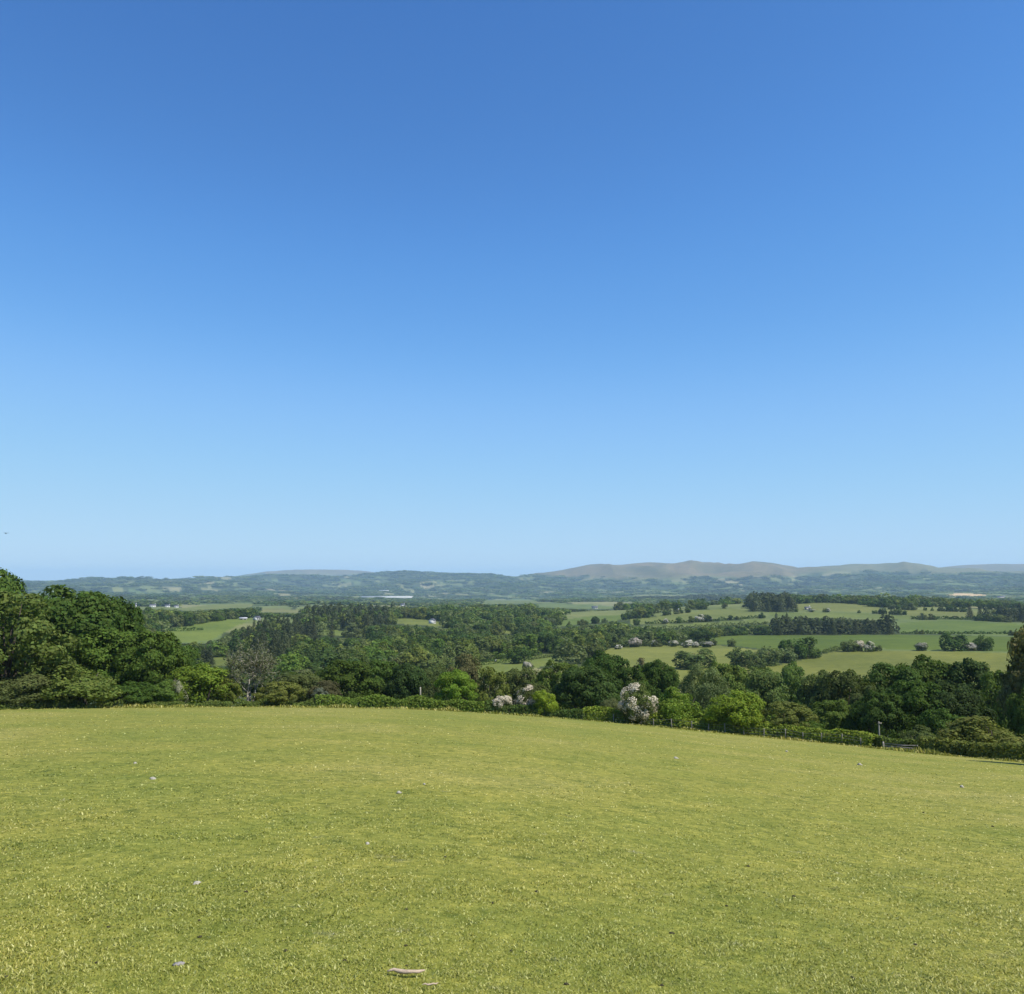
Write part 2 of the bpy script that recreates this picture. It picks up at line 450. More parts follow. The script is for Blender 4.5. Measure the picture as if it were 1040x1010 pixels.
# land cover ----------------------------------------------------------
PASTURE = [  # (polygon in photograph rows, colour)
    ([(600, 664), (622, 658.5), (640, 656.5), (700, 655.5), (735, 656), (775, 661), (800, 664), (770, 700), (640, 704), (596, 682)], (0.20, 0.215, 0.048)),
    ([(690, 655), (715, 649), (738, 646), (800, 645.5), (914, 645), (990, 646), (1100, 648), (1100, 662), (1023, 662.5), (939, 660), (892, 659), (852, 659), (836, 662), (815, 663), (800, 662), (735, 655)], (0.108, 0.150, 0.020)),
    ([(700, 708), (776, 678), (805, 673), (836, 664.5), (853, 660.5), (892, 660.3), (939, 661.3), (1023, 664), (1100, 666), (1100, 716), (880, 720)], (0.172, 0.186, 0.040)),
    ([(914, 633), (940, 631), (969, 630.5), (1000, 632), (1100, 638), (1100, 646), (990, 644.5), (914, 643.5)], (0.125, 0.172, 0.036)),
    ([(640, 629), (690, 623.5), (720, 619.5), (742, 617.5), (760, 621), (776, 626), (730, 629), (690, 633), (640, 635)], (0.17, 0.195, 0.055)),
    ([(640, 637), (700, 633.5), (775, 629), (782, 633), (720, 636.5), (640, 640.5)], (0.15, 0.185, 0.046)),
    ([(806, 614), (820, 612.8), (836, 612.3), (860, 613.2), (879, 615), (900, 619), (905, 623), (860, 621.5), (806, 620.5)], (0.185, 0.20, 0.056)),
    ([(782, 622), (850, 622.5), (925, 625.5), (925, 629), (850, 627), (782, 626)], (0.15, 0.185, 0.048)),
    ([(905, 619), (940, 619), (985, 622), (1030, 626), (1030, 630), (980, 628.5), (925, 627)], (0.18, 0.195, 0.056)),
    ([(570, 630), (600, 626), (640, 624.5), (640, 629), (610, 633), (565, 637)], (0.13, 0.178, 0.042)),
    ([(146, 649), (170, 640), (190, 636), (215, 631), (240, 628), (258, 628), (250, 632), (236, 638), (222, 646), (215, 651), (180, 653), (152, 653)], (0.158, 0.205, 0.042)),
    ([(476, 674), (500, 670.5), (520, 668), (560, 664.5), (600, 661.5), (606, 667), (560, 675), (520, 684), (476, 690)], (0.168, 0.205, 0.046)),
    ([(306, 638), (340, 640), (372, 643.5), (374, 648), (340, 646), (306, 643.5)], (0.16, 0.195, 0.046)),
    ([(392, 629), (410, 628), (435, 630), (455, 632.5), (458, 637.5), (425, 635), (392, 633)], (0.17, 0.195, 0.046)),
    ([(200, 669), (220, 667.5), (242, 670), (242, 677), (200, 676)], (0.16, 0.185, 0.042)),
    ([(95, 616), (178, 616.5), (190, 619.5), (95, 619)], (0.17, 0.20, 0.060)),
    ([(176, 619), (200, 616), (225, 613.5), (262, 613), (250, 617), (190, 621)], (0.17, 0.195, 0.055)),
    ([(262, 618.5), (306, 619), (306, 623), (262, 622)], (0.20, 0.20, 0.07)),
    ([(490, 610), (545, 609), (545, 613), (490, 614)], (0.15, 0.18, 0.055)),
    ([(545, 613), (600, 614), (640, 618), (600, 619), (545, 617)], (0.14, 0.18, 0.05)),
    ([(330, 657), (352, 656), (352, 660), (330, 661)], (0.16, 0.19, 0.045)),
    ([(500, 641), (520, 640), (524, 644), (500, 645)], (0.16, 0.19, 0.045)),
]
TAN = [(960, 604.2), (975, 602.6), (992, 602.6), (1004, 605.5), (998, 606.8), (964, 606.6)]
CONIFER = [
    [(226, 643), (300, 641), (345, 649), (350, 662), (300, 672), (218, 662)],
    [(168, 655), (214, 655), (214, 668), (170, 666)],
    [(781, 639), (911, 639), (914, 645.2), (780, 645.6)],
    [(762, 613), (806, 613), (806, 622), (760, 622)],
    [(560, 646), (640, 647), (640, 653.5), (560, 652.5)],
    [(300, 626), (400, 626), (400, 634), (372, 643), (306, 638)],
    [(645, 606), (760, 606), (760, 609), (645, 610)],
]
WOOD = [
    [(300, 643), (372, 648), (395, 634), (455, 638), (560, 632), (600, 640), (600, 661), (520, 668), (476, 674), (476, 690), (300, 700)],
    [(120, 618), (300, 621), (300, 627), (240, 628), (190, 636), (140, 649), (100, 655), (60, 640)],
    [(455, 622), (575, 622), (560, 636), (455, 638)],
    [(600, 640), (655, 638), (780, 634), (780, 645), (735, 646), (690, 654), (600, 655)],
    [(100, 655), (150, 655), (215, 654), (250, 668), (200, 668), (200, 677), (300, 677), (300, 720), (0, 720), (0, 655)],
]

def voronoi(x, y, cell, seed):
    gx, gy = np.floor(x / cell), np.floor(y / cell)
    f1 = np.full(x.shape, 1e9); f2 = np.full(x.shape, 1e9); idv = np.zeros(x.shape)
    for dx in (-1, 0, 1):
        for dy in (-1, 0, 1):
            cx, cy = gx + dx, gy + dy
            sx = (cx + 0.15 + 0.7 * hash2(cx, cy, seed)) * cell
            sy = (cy + 0.15 + 0.7 * hash2(cx, cy, seed + 1)) * cell
            d = np.maximum(np.abs(x - sx) , np.abs(y - sy)) * 0.6 + np.hypot(x - sx, y - sy) * 0.5
            closer = d < f1
            f2 = np.where(closer, f1, np.minimum(f2, d))
            idv = np.where(closer, hash2(cx, cy, seed + 2), idv)
            f1 = np.where(closer, d, f1)
    return idv, f2 - f1

def cover(x, y, z):
    """-> colour (n,3), tree density 0..1, conifer flag"""
    x, y, z = np.asarray(x, float), np.asarray(y, float), np.asarray(z, float)
    r = np.hypot(x, y)
    px, py = project(x, y, z)
    ca, sa = math.cos(0.5), math.sin(0.5)
    xr, yr = x * ca + y * sa, -x * sa + y * ca
    wx = xr + 40 * fbm(x / 260, y / 260, 71, 2)
    k = np.where(r > 1500, (1500 + 1500 * np.log(np.maximum(r, 1500) / 1500)) / np.maximum(r, 1), 1.0)
    idv, edge = voronoi(wx * np.interp(r, [3000, 6500], [1.15, 1.6]), yr * k * np.interp(r, [3000, 6500], [1.0, 1.35]), 190.0, 5)
    id2 = (idv * 17.77) % 1.0
    col = np.empty(x.shape + (3,))
    g0, g1, g2 = np.array((0.085, 0.125, 0.04)), np.array((0.15, 0.165, 0.06)), np.array((0.23, 0.205, 0.11))
    w = id2[..., None]
    col[:] = np.where(w < 0.7, g0 + (g1 - g0) * (w / 0.7), g1 + (g2 - g1) * ((w - 0.7) / 0.3))
    lowwood = fbm(x / 900, y / 900, 41, 3)
    wood = idv < np.clip(0.30 + 0.5 * lowwood + np.interp(r, [4500, 6500], [0, 0.14]), 0.06, 0.8)
    dens = np.where(wood, 0.9, 0.0)
    hedge = edge < np.interp(r, [200, 800, 2500, 6000], [7, 9, 18, 40])
    dens = np.where(hedge & ~wood, 0.75, dens)
    conifer = wood & (id2 > 0.75)
    # hills: fields give way to open moor with height
    mline = np.interp(px, [0, 500, 540, 575, 790, 830, 1040], [45, 45, 15, -12, -12, 35, 30])
    moor = np.clip((z - mline + 35 * fbm(x / 500, y / 500, 61, 3)) / 30, 0, 1) * (r > 5200)
    mc = np.array((0.140, 0.112, 0.052)) + np.clip(fbm(x / 300, y / 600, 63, 4) * 1.3, -1, 1)[..., None] * np.array((0.055, 0.032, 0.022))
    green_l = np.clip((520 - px) / 120, 0, 1)[..., None] * (r < 10200)[..., None]
    mc = mc * (1 - green_l) + np.array((0.17, 0.185, 0.10)) * green_l
    east = np.clip((px - 800) / 60, 0, 1)[..., None] * (r < 10200)[..., None] * 0.6
    mc = mc * (1 - east) + np.array((0.13, 0.145, 0.07)) * east
    col = col * (1 - moor[..., None]) + mc * moor[..., None]
    dens = dens * (1 - moor) ** 2
    hillw = (r > 6000) & (fbm(x / 420, y / 420, 91, 4) > 0.06) & (moor < 0.8)
    dens = np.where(hillw, 0.8, dens)
    front = (r > 175) & (np.abs(np.arctan2(x, y)) < 0.72)
    for p in WOOD:
        k = in_poly(px, py, p) & front
        dens = np.where(k, 0.95, dens); conifer = np.where(k, False, conifer)
    for p in CONIFER:
        k = in_poly(px, py, p) & front
        dens = np.where(k, 1.0, dens); conifer = np.where(k, True, conifer)
    for p, c in PASTURE:
        k = in_poly(px, py, p) & front & (r < 5500)
        col = np.where(k[..., None], np.array(c) * 0.74, col); dens = np.where(k, 0.0, dens)
    k = in_poly(px, py, TAN) & front
    col = np.where(k[..., None], np.array((0.50, 0.36, 0.20)), col); dens = np.where(k, 0, dens)
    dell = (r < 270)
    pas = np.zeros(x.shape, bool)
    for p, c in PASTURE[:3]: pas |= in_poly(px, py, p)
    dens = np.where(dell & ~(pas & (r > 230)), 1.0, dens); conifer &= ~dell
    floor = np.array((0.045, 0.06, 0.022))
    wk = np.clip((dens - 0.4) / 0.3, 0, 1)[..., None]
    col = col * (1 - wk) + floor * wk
    return col, dens, conifer

def make_ground():
    na = len(AZ)
    verts = np.stack([TX, TY, TZ], -1).reshape(-1, 3)
    idx = np.arange(na * NR).reshape(na, NR)
    nxt = np.roll(idx, -1, 0)
    q = np.stack([idx[:, :-1], idx[:, 1:], nxt[:, 1:], nxt[:, :-1]], -1).reshape(-1, 4)
    q = q[:, ::-1]
    verts = np.concatenate([verts, [[0, 0, -EYE]]])
    c = len(verts) - 1
    t = np.stack([np.full(na, c), nxt[:, 0], idx[:, 0]], -1)
    me = mesh_np('ground', verts, [q, t], ground_material(), smooth=True)
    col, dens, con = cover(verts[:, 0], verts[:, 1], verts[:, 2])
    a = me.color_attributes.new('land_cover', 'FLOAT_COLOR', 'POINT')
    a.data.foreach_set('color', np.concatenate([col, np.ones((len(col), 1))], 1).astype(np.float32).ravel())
    rr = np.hypot(verts[:, 0], verts[:, 1])
    re = np.interp(np.arctan2(verts[:, 0], verts[:, 1]), fine_az, C_R)
    home = np.clip((re * 1.035 - rr) / (re * 0.02), 0, 1)
    b = me.attributes.new('home_field', 'FLOAT', 'POINT')
    b.data.foreach_set('value', home.astype(np.float32))
    return tag(link('ground', me), kind='structure')
make_ground()
print('terrain', round(time.time() - T0, 1))

# ------------------------------------------------------------------ foliage shapes
def unit(v): return v / (np.linalg.norm(v, axis=-1, keepdims=True) + 1e-9)

def leaf_quads(pos, nrm, size, g, aspect=0.7):
    """irregular leaf-clump quads at pos facing nrm"""
    n = len(pos)
    a = unit(np.cross(nrm, unit(g.normal(size=(n, 3)))))
    b = np.cross(nrm, a)
    s = (size * g.uniform(0.6, 1.35, n))[:, None]
    k = g.uniform(0.75, 1.25, (4, n, 1))
    v = np.stack([pos + a * s * k[0], pos + b * s * aspect * k[1], pos - a * s * k[2], pos - b * s * aspect * k[3]], 1).reshape(-1, 3)
    return v, np.arange(4 * n).reshape(n, 4)

def crown_points(g, n, lobes, base, lobe_r=(0.15, 0.25), up=0.25, squash=1.0, flat_top=1.0):
    """leaf positions/normals of a billowing crown filling a unit-height tree of unit width"""
    c = np.array([0, 0, (1 + base) / 2]); Rr = np.array([0.5, 0.5, (1 - base) / 2])
    d = unit(g.normal(size=(lobes * 4, 3)))
    d = d[d[:, 2] > (-0.65 if base > 0.03 else -0.92)]
    # spread lobes evenly
    keep = [d[0]]
    for cand in d[1:]:
        if len(keep) >= lobes: break
        if min(np.linalg.norm(cand - k) for k in keep) > 1.5 / math.sqrt(lobes): keep.append(cand)
    d = np.array(keep)
    lr = g.uniform(*lobe_r, len(d))
    rad = (1 - lr * 1.9) * g.uniform(0.82, 1.08, len(d))
    lc = c + d * rad[:, None] * Rr
    lc[:, 2] += up * 0.1 * (1 - np.hypot(lc[:, 0], lc[:, 1]) * 2)
    # each lobe carries smaller billows, so that light and shade fall in clumps of two sizes
    m = 7
    e = unit(g.normal(size=(len(d), m, 3)) + 0.7 * d[:, None] + np.array([0, 0, 0.25]))
    asp = np.array([1, 1, (1 - base) * squash])
    sc = (lc[:, None] + e * (lr[:, None, None] * 0.66) * asp).reshape(-1, 3)
    sr = np.repeat(lr, m) * g.uniform(0.34, 0.60, len(sc))
    outw = (0.5 * e + 0.5 * d[:, None]).reshape(-1, 3)
    which = g.choice(len(sc), n, p=sr ** 2 / (sr ** 2).sum())
    e2 = unit(g.normal(size=(n, 3)) + 0.8 * outw[which] + np.array([0, 0, 0.3]))
    pos = sc[which] + e2 * (sr[which] * g.uniform(0.55, 1.08, n) ** 0.7)[:, None] * asp
    nrm = unit(0.75 * e2 + 0.35 * outw[which] + 0.33 * g.normal(size=(n, 3)))
    return pos, nrm, lc, lr

def crown_mesh(name, seed, n, leaf, lobes=20, base=0.22, fill=0.12, **kw):
    g = np.random.default_rng(seed)
    pos, nrm, lc, lr = crown_points(g, n, lobes, base, **kw)
    m = int(n * fill)
    ip = unit(g.normal(size=(m, 3))) * (g.uniform(0, 1, (m, 1)) ** 0.4) * np.array([0.30, 0.30, (1 - base) * 0.30]) + np.array([0, 0, (1 + base) / 2])
    pos = np.concatenate([pos, ip]); nrm = np.concatenate([nrm, unit(g.normal(size=(m, 3)))])
    pos[:, 2] = np.clip(pos[:, 2], 0.02 if base >= 0 else base, 2)
    v, q = leaf_quads(pos, nrm, np.full(len(pos), leaf), g)
    return mesh_np(name, v, q, M_LEAF), lc

def trunk_mesh(name, seed, lc, base=0.22, r0=0.032, mat=None, stems=1):
    g = np.random.default_rng(seed + 500)
    mb = MB()
    for s in range(stems):
        off = np.array([0, 0, 0]) if stems == 1 else np.array([*g.normal(0, 0.07, 2), 0])
        lean = np.array([*g.normal(0, 0.04, 2), 0])
        zs = np.array([-0.06, 0.0, 0.03, base, base + 0.25, 0.74])
        pts = np.array([off + lean * z * 3 + np.array([*g.normal(0, 0.008, 2), z]) for z in zs])
        rr = r0 * np.array([1.6, 1.5, 1.1, 0.85, 0.6, 0.2]) / (stems ** 0.5)
        mb.tube(pts, rr, 8)
    order = g.permutation(len(lc))[:9]
    for i in order:
        z0 = g.uniform(base * 0.9, base + 0.25)
        p0 = pts[0] * 0 + np.array([off[0], off[1], z0]) + lean * z0 * 3
        p2 = lc[i]
        p1 = (p0 + p2) / 2 + np.array([0, 0, -0.03]) + g.normal(0, 0.015, 3)
        mb.tube([p0, p1, p2], [r0 * 0.45, r0 * 0.3, r0 * 0.08], 5)
    return mb.mesh(name, mat or M_BARK, smooth=True)

def conifer_meshes(seed, n, leaf):
    g = np.random.default_rng(seed)
    z = 1 - g.uniform(0, 1, n) ** 0.62 * 0.9
    whorl = np.round(z * 17) / 17
    z = z * 0.35 + whorl * 0.65
    a = g.uniform(0, 2 * math.pi, n)
    arm = 0.72 + 0.28 * np.cos(a * 5 + whorl * 40)
    rad = 0.5 * (1.03 - z) ** 0.75 * arm * g.uniform(0.25, 1.0, n) ** 0.5
    pos = np.stack([rad * np.cos(a), rad * np.sin(a), z - rad * 0.18 + 0.0], 1)
    nrm = unit(np.stack([np.cos(a) * 0.55, np.sin(a) * 0.55, np.full(n, 0.75)], 1) + 0.45 * g.normal(size=(n, 3)))
    v, q = leaf_quads(pos, nrm, np.full(n, leaf), g, 0.55)
    mb = MB(); mb.tube([(0, 0, -0.05), (0, 0, 0.3), (0, 0, 0.98)], [0.025, 0.017, 0.003], 6)
    return mesh_np('conifer_crown', v, q, M_LEAF), mb.mesh('conifer_trunk', M_BARK, True)

def sparse_meshes(seed, n_leaf, leaf):
    """thin, half-leafed tree: recursive limbs and scattered sprays at the twig ends"""
    g = np.random.default_rng(seed)
    mb = MB(); tips = []
    def grow(p, d, ln, r, lev):
        d = unit(d)
        q1 = p + d * ln * 0.5 + g.normal(0, 0.012, 3)
        q2 = p + d * ln + g.normal(0, 0.015, 3)
        mb.tube([p, q1, q2], [r, r * 0.82, r * 0.62], 5 if lev < 3 else 3)
        if lev >= 5:
            tips.append(q2); tips.append(q1)
            return
        if lev >= 3: tips.append(q2)
        for k in range(3 if lev < 4 else 2):
            nd = unit(d + g.normal(0, 0.55, 3) + np.array([0, 0, 0.12]))
            grow(q2 if k else q1, nd, ln * g.uniform(0.6, 0.82), r * 0.6, lev + 1)
    for off, lean in (((-0.03, 0, -0.05), (-0.08, 0.02, 1)), ((0.05, 0.03, -0.05), (0.12, -0.03, 1)), ((-0.09, 0.02, -0.05), (-0.25, 0.05, 1))):
        grow(np.array(off), np.array(lean), 0.30, 0.018, 0)
    tips = np.array(tips)
    tips[:, 2] = np.clip(tips[:, 2], 0, 1.05)
    i = g.integers(0, len(tips), n_leaf)
    pos = tips[i] + g.normal(0, 0.022, (n_leaf, 3))
    v, q = leaf_quads(pos, unit(g.normal(size=(n_leaf, 3)) + np.array([0, 0, 0.5])), np.full(n_leaf, leaf), g)
    return mesh_np('sparse_crown', v, q, M_LEAF), mb.mesh('sparse_trunk', M_PALEBARK, True)

# near shapes (crown, trunk)
NEAR = {}
def near_shape(key, seed, n, leaf, lobes, base, mat=None, stems=1, **kw):
    cm, lc = crown_mesh('crown_' + key, seed, n, leaf, lobes, base, **kw)
    NEAR[key] = (cm, trunk_mesh('trunk_' + key, seed, lc, max(base, 0.15), mat=mat, stems=stems))
near_shape('oak_a', 1, 15000, 0.0155, 26, 0.16)
near_shape('oak_b', 2, 15000, 0.0155, 20, 0.14, lobe_r=(0.14, 0.30))
near_shape('oak_c', 3, 15000, 0.0155, 32, 0.12, lobe_r=(0.11, 0.22))
near_shape('airy_a', 4, 12500, 0.0160, 34, 0.12, lobe_r=(0.09, 0.19), fill=0.06)
near_shape('airy_b', 5, 12500, 0.0160, 28, 0.10, lobe_r=(0.10, 0.22), fill=0.06)
near_shape('willow', 6, 16000, 0.0125, 30, 0.08, lobe_r=(0.12, 0.24), squash=1.4)
near_shape('bush_a', 7, 11000, 0.0180, 19, 0.0, stems=3, lobe_r=(0.15, 0.27))
near_shape('bush_b', 8, 11000, 0.0180, 15, 0.0, stems=3, lobe_r=(0.17, 0.32))
NEAR['sparse'] = sparse_meshes(9, 5200, 0.0135)
MID = {}
for key, seed, lobes, base in (('round_a', 21, 14, -0.35), ('round_b', 22, 18, -0.3), ('round_c', 23, 11, -0.3)):
    MID[key] = crown_mesh('mid_crown_' + key, seed, 2600, 0.034, lobes, base)[0], None
for k in list(MID):
    cm, lc = crown_mesh('tmp', 21, 10, 0.01, 12, 0.1)
    MID[k] = (MID[k][0], trunk_mesh('mid_trunk_' + k, 33, lc, 0.15))
    bpy.data.meshes.remove(cm)
MID['conifer_a'] = conifer_meshes(41, 2400, 0.030)
MID['conifer_b'] = conifer_meshes(42, 2400, 0.030)
BLOSSOM = []
for s in (51, 52, 53):
    g = np.random.default_rng(s)
    pos, nrm, lc, lr = crown_points(g, 6500, 20, 0.02, lobe_r=(0.13, 0.25))
    k = vnoise(pos[:, 0] * 9 + 7, (pos[:, 1] + pos[:, 2] * 1.7) * 9, s) + 0.35 * (pos[:, 2] - 0.4) > 0.25
    pos, nrm = pos[k] + nrm[k] * 0.012, nrm[k]
    v, q = leaf_quads(pos, nrm, np.full(len(pos), 0.017), g)
    BLOSSOM.append(mesh_np('blossom', v, q, M_BLOSSOM))
print('shapes', round(time.time() - T0, 1))

# greens (leaf reflectance)
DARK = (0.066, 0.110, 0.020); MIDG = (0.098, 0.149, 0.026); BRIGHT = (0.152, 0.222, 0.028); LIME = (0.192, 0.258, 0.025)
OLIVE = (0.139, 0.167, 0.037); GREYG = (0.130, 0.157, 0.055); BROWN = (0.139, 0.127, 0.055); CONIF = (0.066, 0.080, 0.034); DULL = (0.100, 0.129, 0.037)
MAY = (0.60, 0.53, 0.41)
horizon = np.full(1600, 1010.0)         # tree tops so far, by picture column (+280)

def note_top(px, w, top):
    a, b = int(px - w * 0.35 + 280), int(px + w * 0.35 + 281)
    a, b = max(a, 0), min(b, 1600)
    if b > a: horizon[a:b] = np.minimum(horizon[a:b], top)

def plant(name, shape, loc, h, w, color, label, cat='tree', group=None, seed=0, blossom=None, vary=0.12):
    """one tree: an empty at its foot with its trunk and crown"""
    g = np.random.default_rng(seed + 1000)
    root = link(name, None, None, loc)
    root.rotation_euler = (0, 0, g.uniform(0, 6.28))
    root.scale = (w, w, h)
    tag(root, label, cat, group)
    crown, trunk = shape
    c = np.array(color) * g.uniform(1 - vary, 1 + vary) * np.array([g.uniform(0.92, 1.1), 1, g.uniform(0.9, 1.1)])
    link('trunk', trunk, root)
    link('crown', crown, root, color=c)
    if blossom:
        b = link('blossom', BLOSSOM[seed % 3], root, color=np.array(blossom) * g.uniform(0.9, 1.08))
    return root

NTREE = [0]
def tree(px, r, top, w_px, shape, color, label, name='broadleaf_tree', cat='tree', group=None, blossom=None, foot=None):
    """tree at distance r below picture column px whose crown reaches picture row top"""
    NTREE[0] += 1
    if foot is not None: p, r = seen_at(px, foot)
    else: p = at_r(px, r)
    az, t = ray(px, top)
    h = float(t) * r - p[2]
    w = w_px * r / F / math.cos(az) * 1.08
    note_top(px, w_px, top)
    return plant(name, shape, p, max(h, 0.8), w, color, label, cat, group, NTREE[0], blossom)

N = NEAR
# --- the wood beyond the near end of the field (tall trees, distance ~100-120 m)
tree(-12, 120, 581, 62, N['oak_a'], MIDG, 'tallest tree of the wood, its top standing above all others against the sky')
tree(4, 101, 604, 96, N['airy_a'], (0.105, 0.145, 0.034), 'big olive green tree with sunlit leaves in front of the tallest tree')
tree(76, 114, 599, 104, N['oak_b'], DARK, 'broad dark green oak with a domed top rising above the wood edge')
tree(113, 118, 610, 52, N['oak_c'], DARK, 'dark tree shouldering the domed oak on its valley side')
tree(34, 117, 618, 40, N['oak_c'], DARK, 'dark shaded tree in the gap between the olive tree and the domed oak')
tree(112, 107, 640, 70, N['oak_a'], MIDG, 'mid green tree standing in front of the domed dark oak')
tree(152, 105, 641, 62, N['oak_c'], (0.075, 0.12, 0.022), 'fresh green tree at the sloping lower end of the wood')
tree(184, 108, 655, 42, N['oak_b'], (0.075, 0.12, 0.022), 'smaller fresh green tree at the foot of the wood slope')
tree(84, 98, 675, 80, N['bush_a'], OLIVE, 'wide grey green bush below the domed oak at the field edge', 'bush', 'bush')
tree(22, 99, 684, 60, N['bush_b'], DULL, 'dull green bush under the olive tree at the field edge', 'bush', 'bush')
tree(130, 99, 694, 44, N['bush_b'], DARK, 'low dark bush beside the wide grey green bush', 'bush', 'bush')
tree(168, 100, 690, 40, N['bush_a'], MIDG, 'low green bush below the fresh green trees', 'bush', 'bush')
tree(206, 101, 676, 58, N['bush_b'], BRIGHT, 'bright green rounded bush tree at the end of the wood', 'bush', 'bush')
tree(183, 99.5, 689, 20, N['bush_b'], BRIGHT, 'small hawthorn with a few white flowers beside the bright bush tree', 'hawthorn_tree', 'hawthorn', None, (0.30, 0.30, 0.19))
tree(231, 100, 690, 24, N['airy_b'], OLIVE, 'thin olive shrub between the bright bush tree and the bare tree', 'bush', 'bush')
tree(257, 103, 643, 66, N['sparse'], (0.132, 0.140, 0.070), 'thin half bare tree with grey brown twigs and pale trunks')
tree(284, 100, 693, 46, N['airy_a'], OLIVE, 'low olive bush at the foot of the half bare tree', 'bush', 'bush')
tree(305, 112, 684, 44, N['oak_b'], DULL, 'dull green small tree just past the half bare tree')
tree(330, 103, 692, 30, N['airy_b'], (0.10, 0.095, 0.04), 'brownish shrub above the hedge before the dark oaks', 'bush', 'bush')
tree(326, 101, 699, 16, N['airy_b'], (0.20, 0.21, 0.14), 'small pale grey shrub above the hedge', 'bush', 'bush')
tree(350, 119, 671, 66, N['oak_a'], DARK, 'first of the row of dark oaks behind the hedge')
tree(386, 121, 671, 50, N['oak_c'], DARK, 'second of the row of dark oaks behind the hedge')
tree(414, 118, 675, 48, N['oak_b'], (0.045, 0.08, 0.02), 'last of the row of dark oaks, next to the grey pole')
tree(440, 122, 682, 40, N['willow'], DULL, 'dull tree half hidden behind the bright green rounded tree')
tree(462, 102, 682, 46, N['oak_b'], BRIGHT, 'bright green rounded tree standing alone at the hedge')
tree(471, 142, 666, 38, N['airy_b'], BROWN, 'brownish tree rising behind the bright green rounded tree')
tree(497, 120, 679, 42, N['airy_a'], OLIVE, 'olive tree behind the hedge before the low flowering hawthorn')
tree(532, 140, 679, 54, N['oak_a'], DULL, 'dull green tree behind the two flowering hawthorns')
tree(511, 98.5, 706, 21, N['bush_a'], DULL, 'low white flowering hawthorn at the hedge, smallest of three', 'hawthorn_tree', 'hawthorn', None, MAY)
tree(541, 99.5, 696, 34, N['bush_b'], DULL, 'flowering hawthorn with pinkish white crown beside the round lime bush', 'hawthorn_tree', 'hawthorn', None, (0.50, 0.43, 0.33))
tree(553, 97.5, 702, 26, N['bush_b'], LIME, 'round lime green bush in front of the pinkish hawthorn', 'bush', 'bush')
tree(570, 126, 673, 60, N['oak_c'], MIDG, 'leafy mid green tree behind the lime bush')
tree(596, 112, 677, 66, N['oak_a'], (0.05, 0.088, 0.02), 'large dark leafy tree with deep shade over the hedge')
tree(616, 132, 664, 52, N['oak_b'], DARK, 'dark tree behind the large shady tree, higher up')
tree(620, 97, 712, 22, N['willow'], GREYG, 'grey green shrub in the shade between the dark tree and the tall hawthorn', 'bush', 'bush')
tree(648, 94.5, 694, 36, N['bush_a'], DULL, 'tall flowering hawthorn with pale blossom hanging to the hedge', 'hawthorn_tree', 'hawthorn', None, MAY)
tree(640, 125, 678, 46, N['oak_c'], DARK, 'dark tree right behind the tall flowering hawthorn')
tree(668, 128, 672, 48, N['oak_b'], DARK, 'dark rounded tree between the tall hawthorn and the willow')
tree(690, 96, 699, 50, N['bush_a'], BRIGHT, 'bright green bush at the fence next to the tall hawthorn', 'bush', 'bush')
tree(714, 107, 682, 46, N['willow'], (0.115, 0.155, 0.055), 'grey green willow with drooping crown behind the bright fence bush')
tree(735, 150, 674, 52, N['oak_c'], (0.11, 0.165, 0.032), 'mid green tree behind the willow')
tree(722, 97, 718, 30, N['bush_b'], MIDG, 'small green bush between the fence bush and the lime thicket', 'bush', 'bush')
tree(746, 93.5, 704, 54, N['bush_b'], LIME, 'broad lime green thicket behind the fence posts', 'bush', 'bush')
tree(772, 97, 714, 36, N['bush_a'], BRIGHT, 'bright green bush leaning on the lime thicket', 'bush', 'bush')
tree(797, 94, 714, 54, N['airy_a'], OLIVE, 'olive yellow bush behind the last fence posts', 'bush', 'bush')
tree(772, 165, 679, 52, N['oak_a'], (0.10, 0.145, 0.036), 'dull round tree in the dell above the lime thicket')
tree(806, 175, 676, 46, N['oak_c'], (0.11, 0.165, 0.034), 'mid green tree in the dell beyond the olive yellow bush')
tree(833, 150, 684, 48, N['oak_b'], (0.105, 0.15, 0.04), 'dull green tree in the dell behind the olive bush')
tree(846, 101, 712, 44, N['oak_c'], MIDG, 'lower green tree at the edge of the big dark wood')
tree(862, 116, 683, 56, N['airy_b'], (0.07, 0.10, 0.03), 'loose leaved green tree at the start of the big dark wood')
tree(823, 93, 733, 28, N['bush_b'], MIDG, 'small dense bush where the fence runs out', 'bush', 'bush')
# --- the big dark wood behind the signpost
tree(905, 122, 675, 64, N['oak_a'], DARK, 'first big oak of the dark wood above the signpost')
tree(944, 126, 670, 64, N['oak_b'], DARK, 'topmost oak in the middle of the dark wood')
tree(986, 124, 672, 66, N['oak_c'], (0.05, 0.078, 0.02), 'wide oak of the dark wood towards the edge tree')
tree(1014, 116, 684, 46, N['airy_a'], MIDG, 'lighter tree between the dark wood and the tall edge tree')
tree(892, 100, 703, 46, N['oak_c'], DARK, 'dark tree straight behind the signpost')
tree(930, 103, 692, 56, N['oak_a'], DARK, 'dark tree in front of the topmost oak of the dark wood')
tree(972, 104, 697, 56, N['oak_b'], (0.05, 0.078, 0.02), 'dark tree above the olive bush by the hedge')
tree(927, 88, 737, 36, N['bush_a'], DULL, 'small green bush behind the gate', 'bush', 'bush')
tree(1003, 84, 728, 70, N['bush_a'], OLIVE, 'wide olive bush behind the trimmed hedge', 'bush', 'bush')
tree(960, 93, 722, 44, N['bush_b'], DARK, 'dark bush beside the wide olive bush', 'bush', 'bush')
tree(1062, 97, 634, 60, N['airy_b'], (0.165, 0.165, 0.060), 'tall brownish tree at the end of the hedge')
tree(1092, 67.3, 660, 60, N['oak_a'], MIDG, 'dark tree in the tall hedge that throws its shade on the pasture')
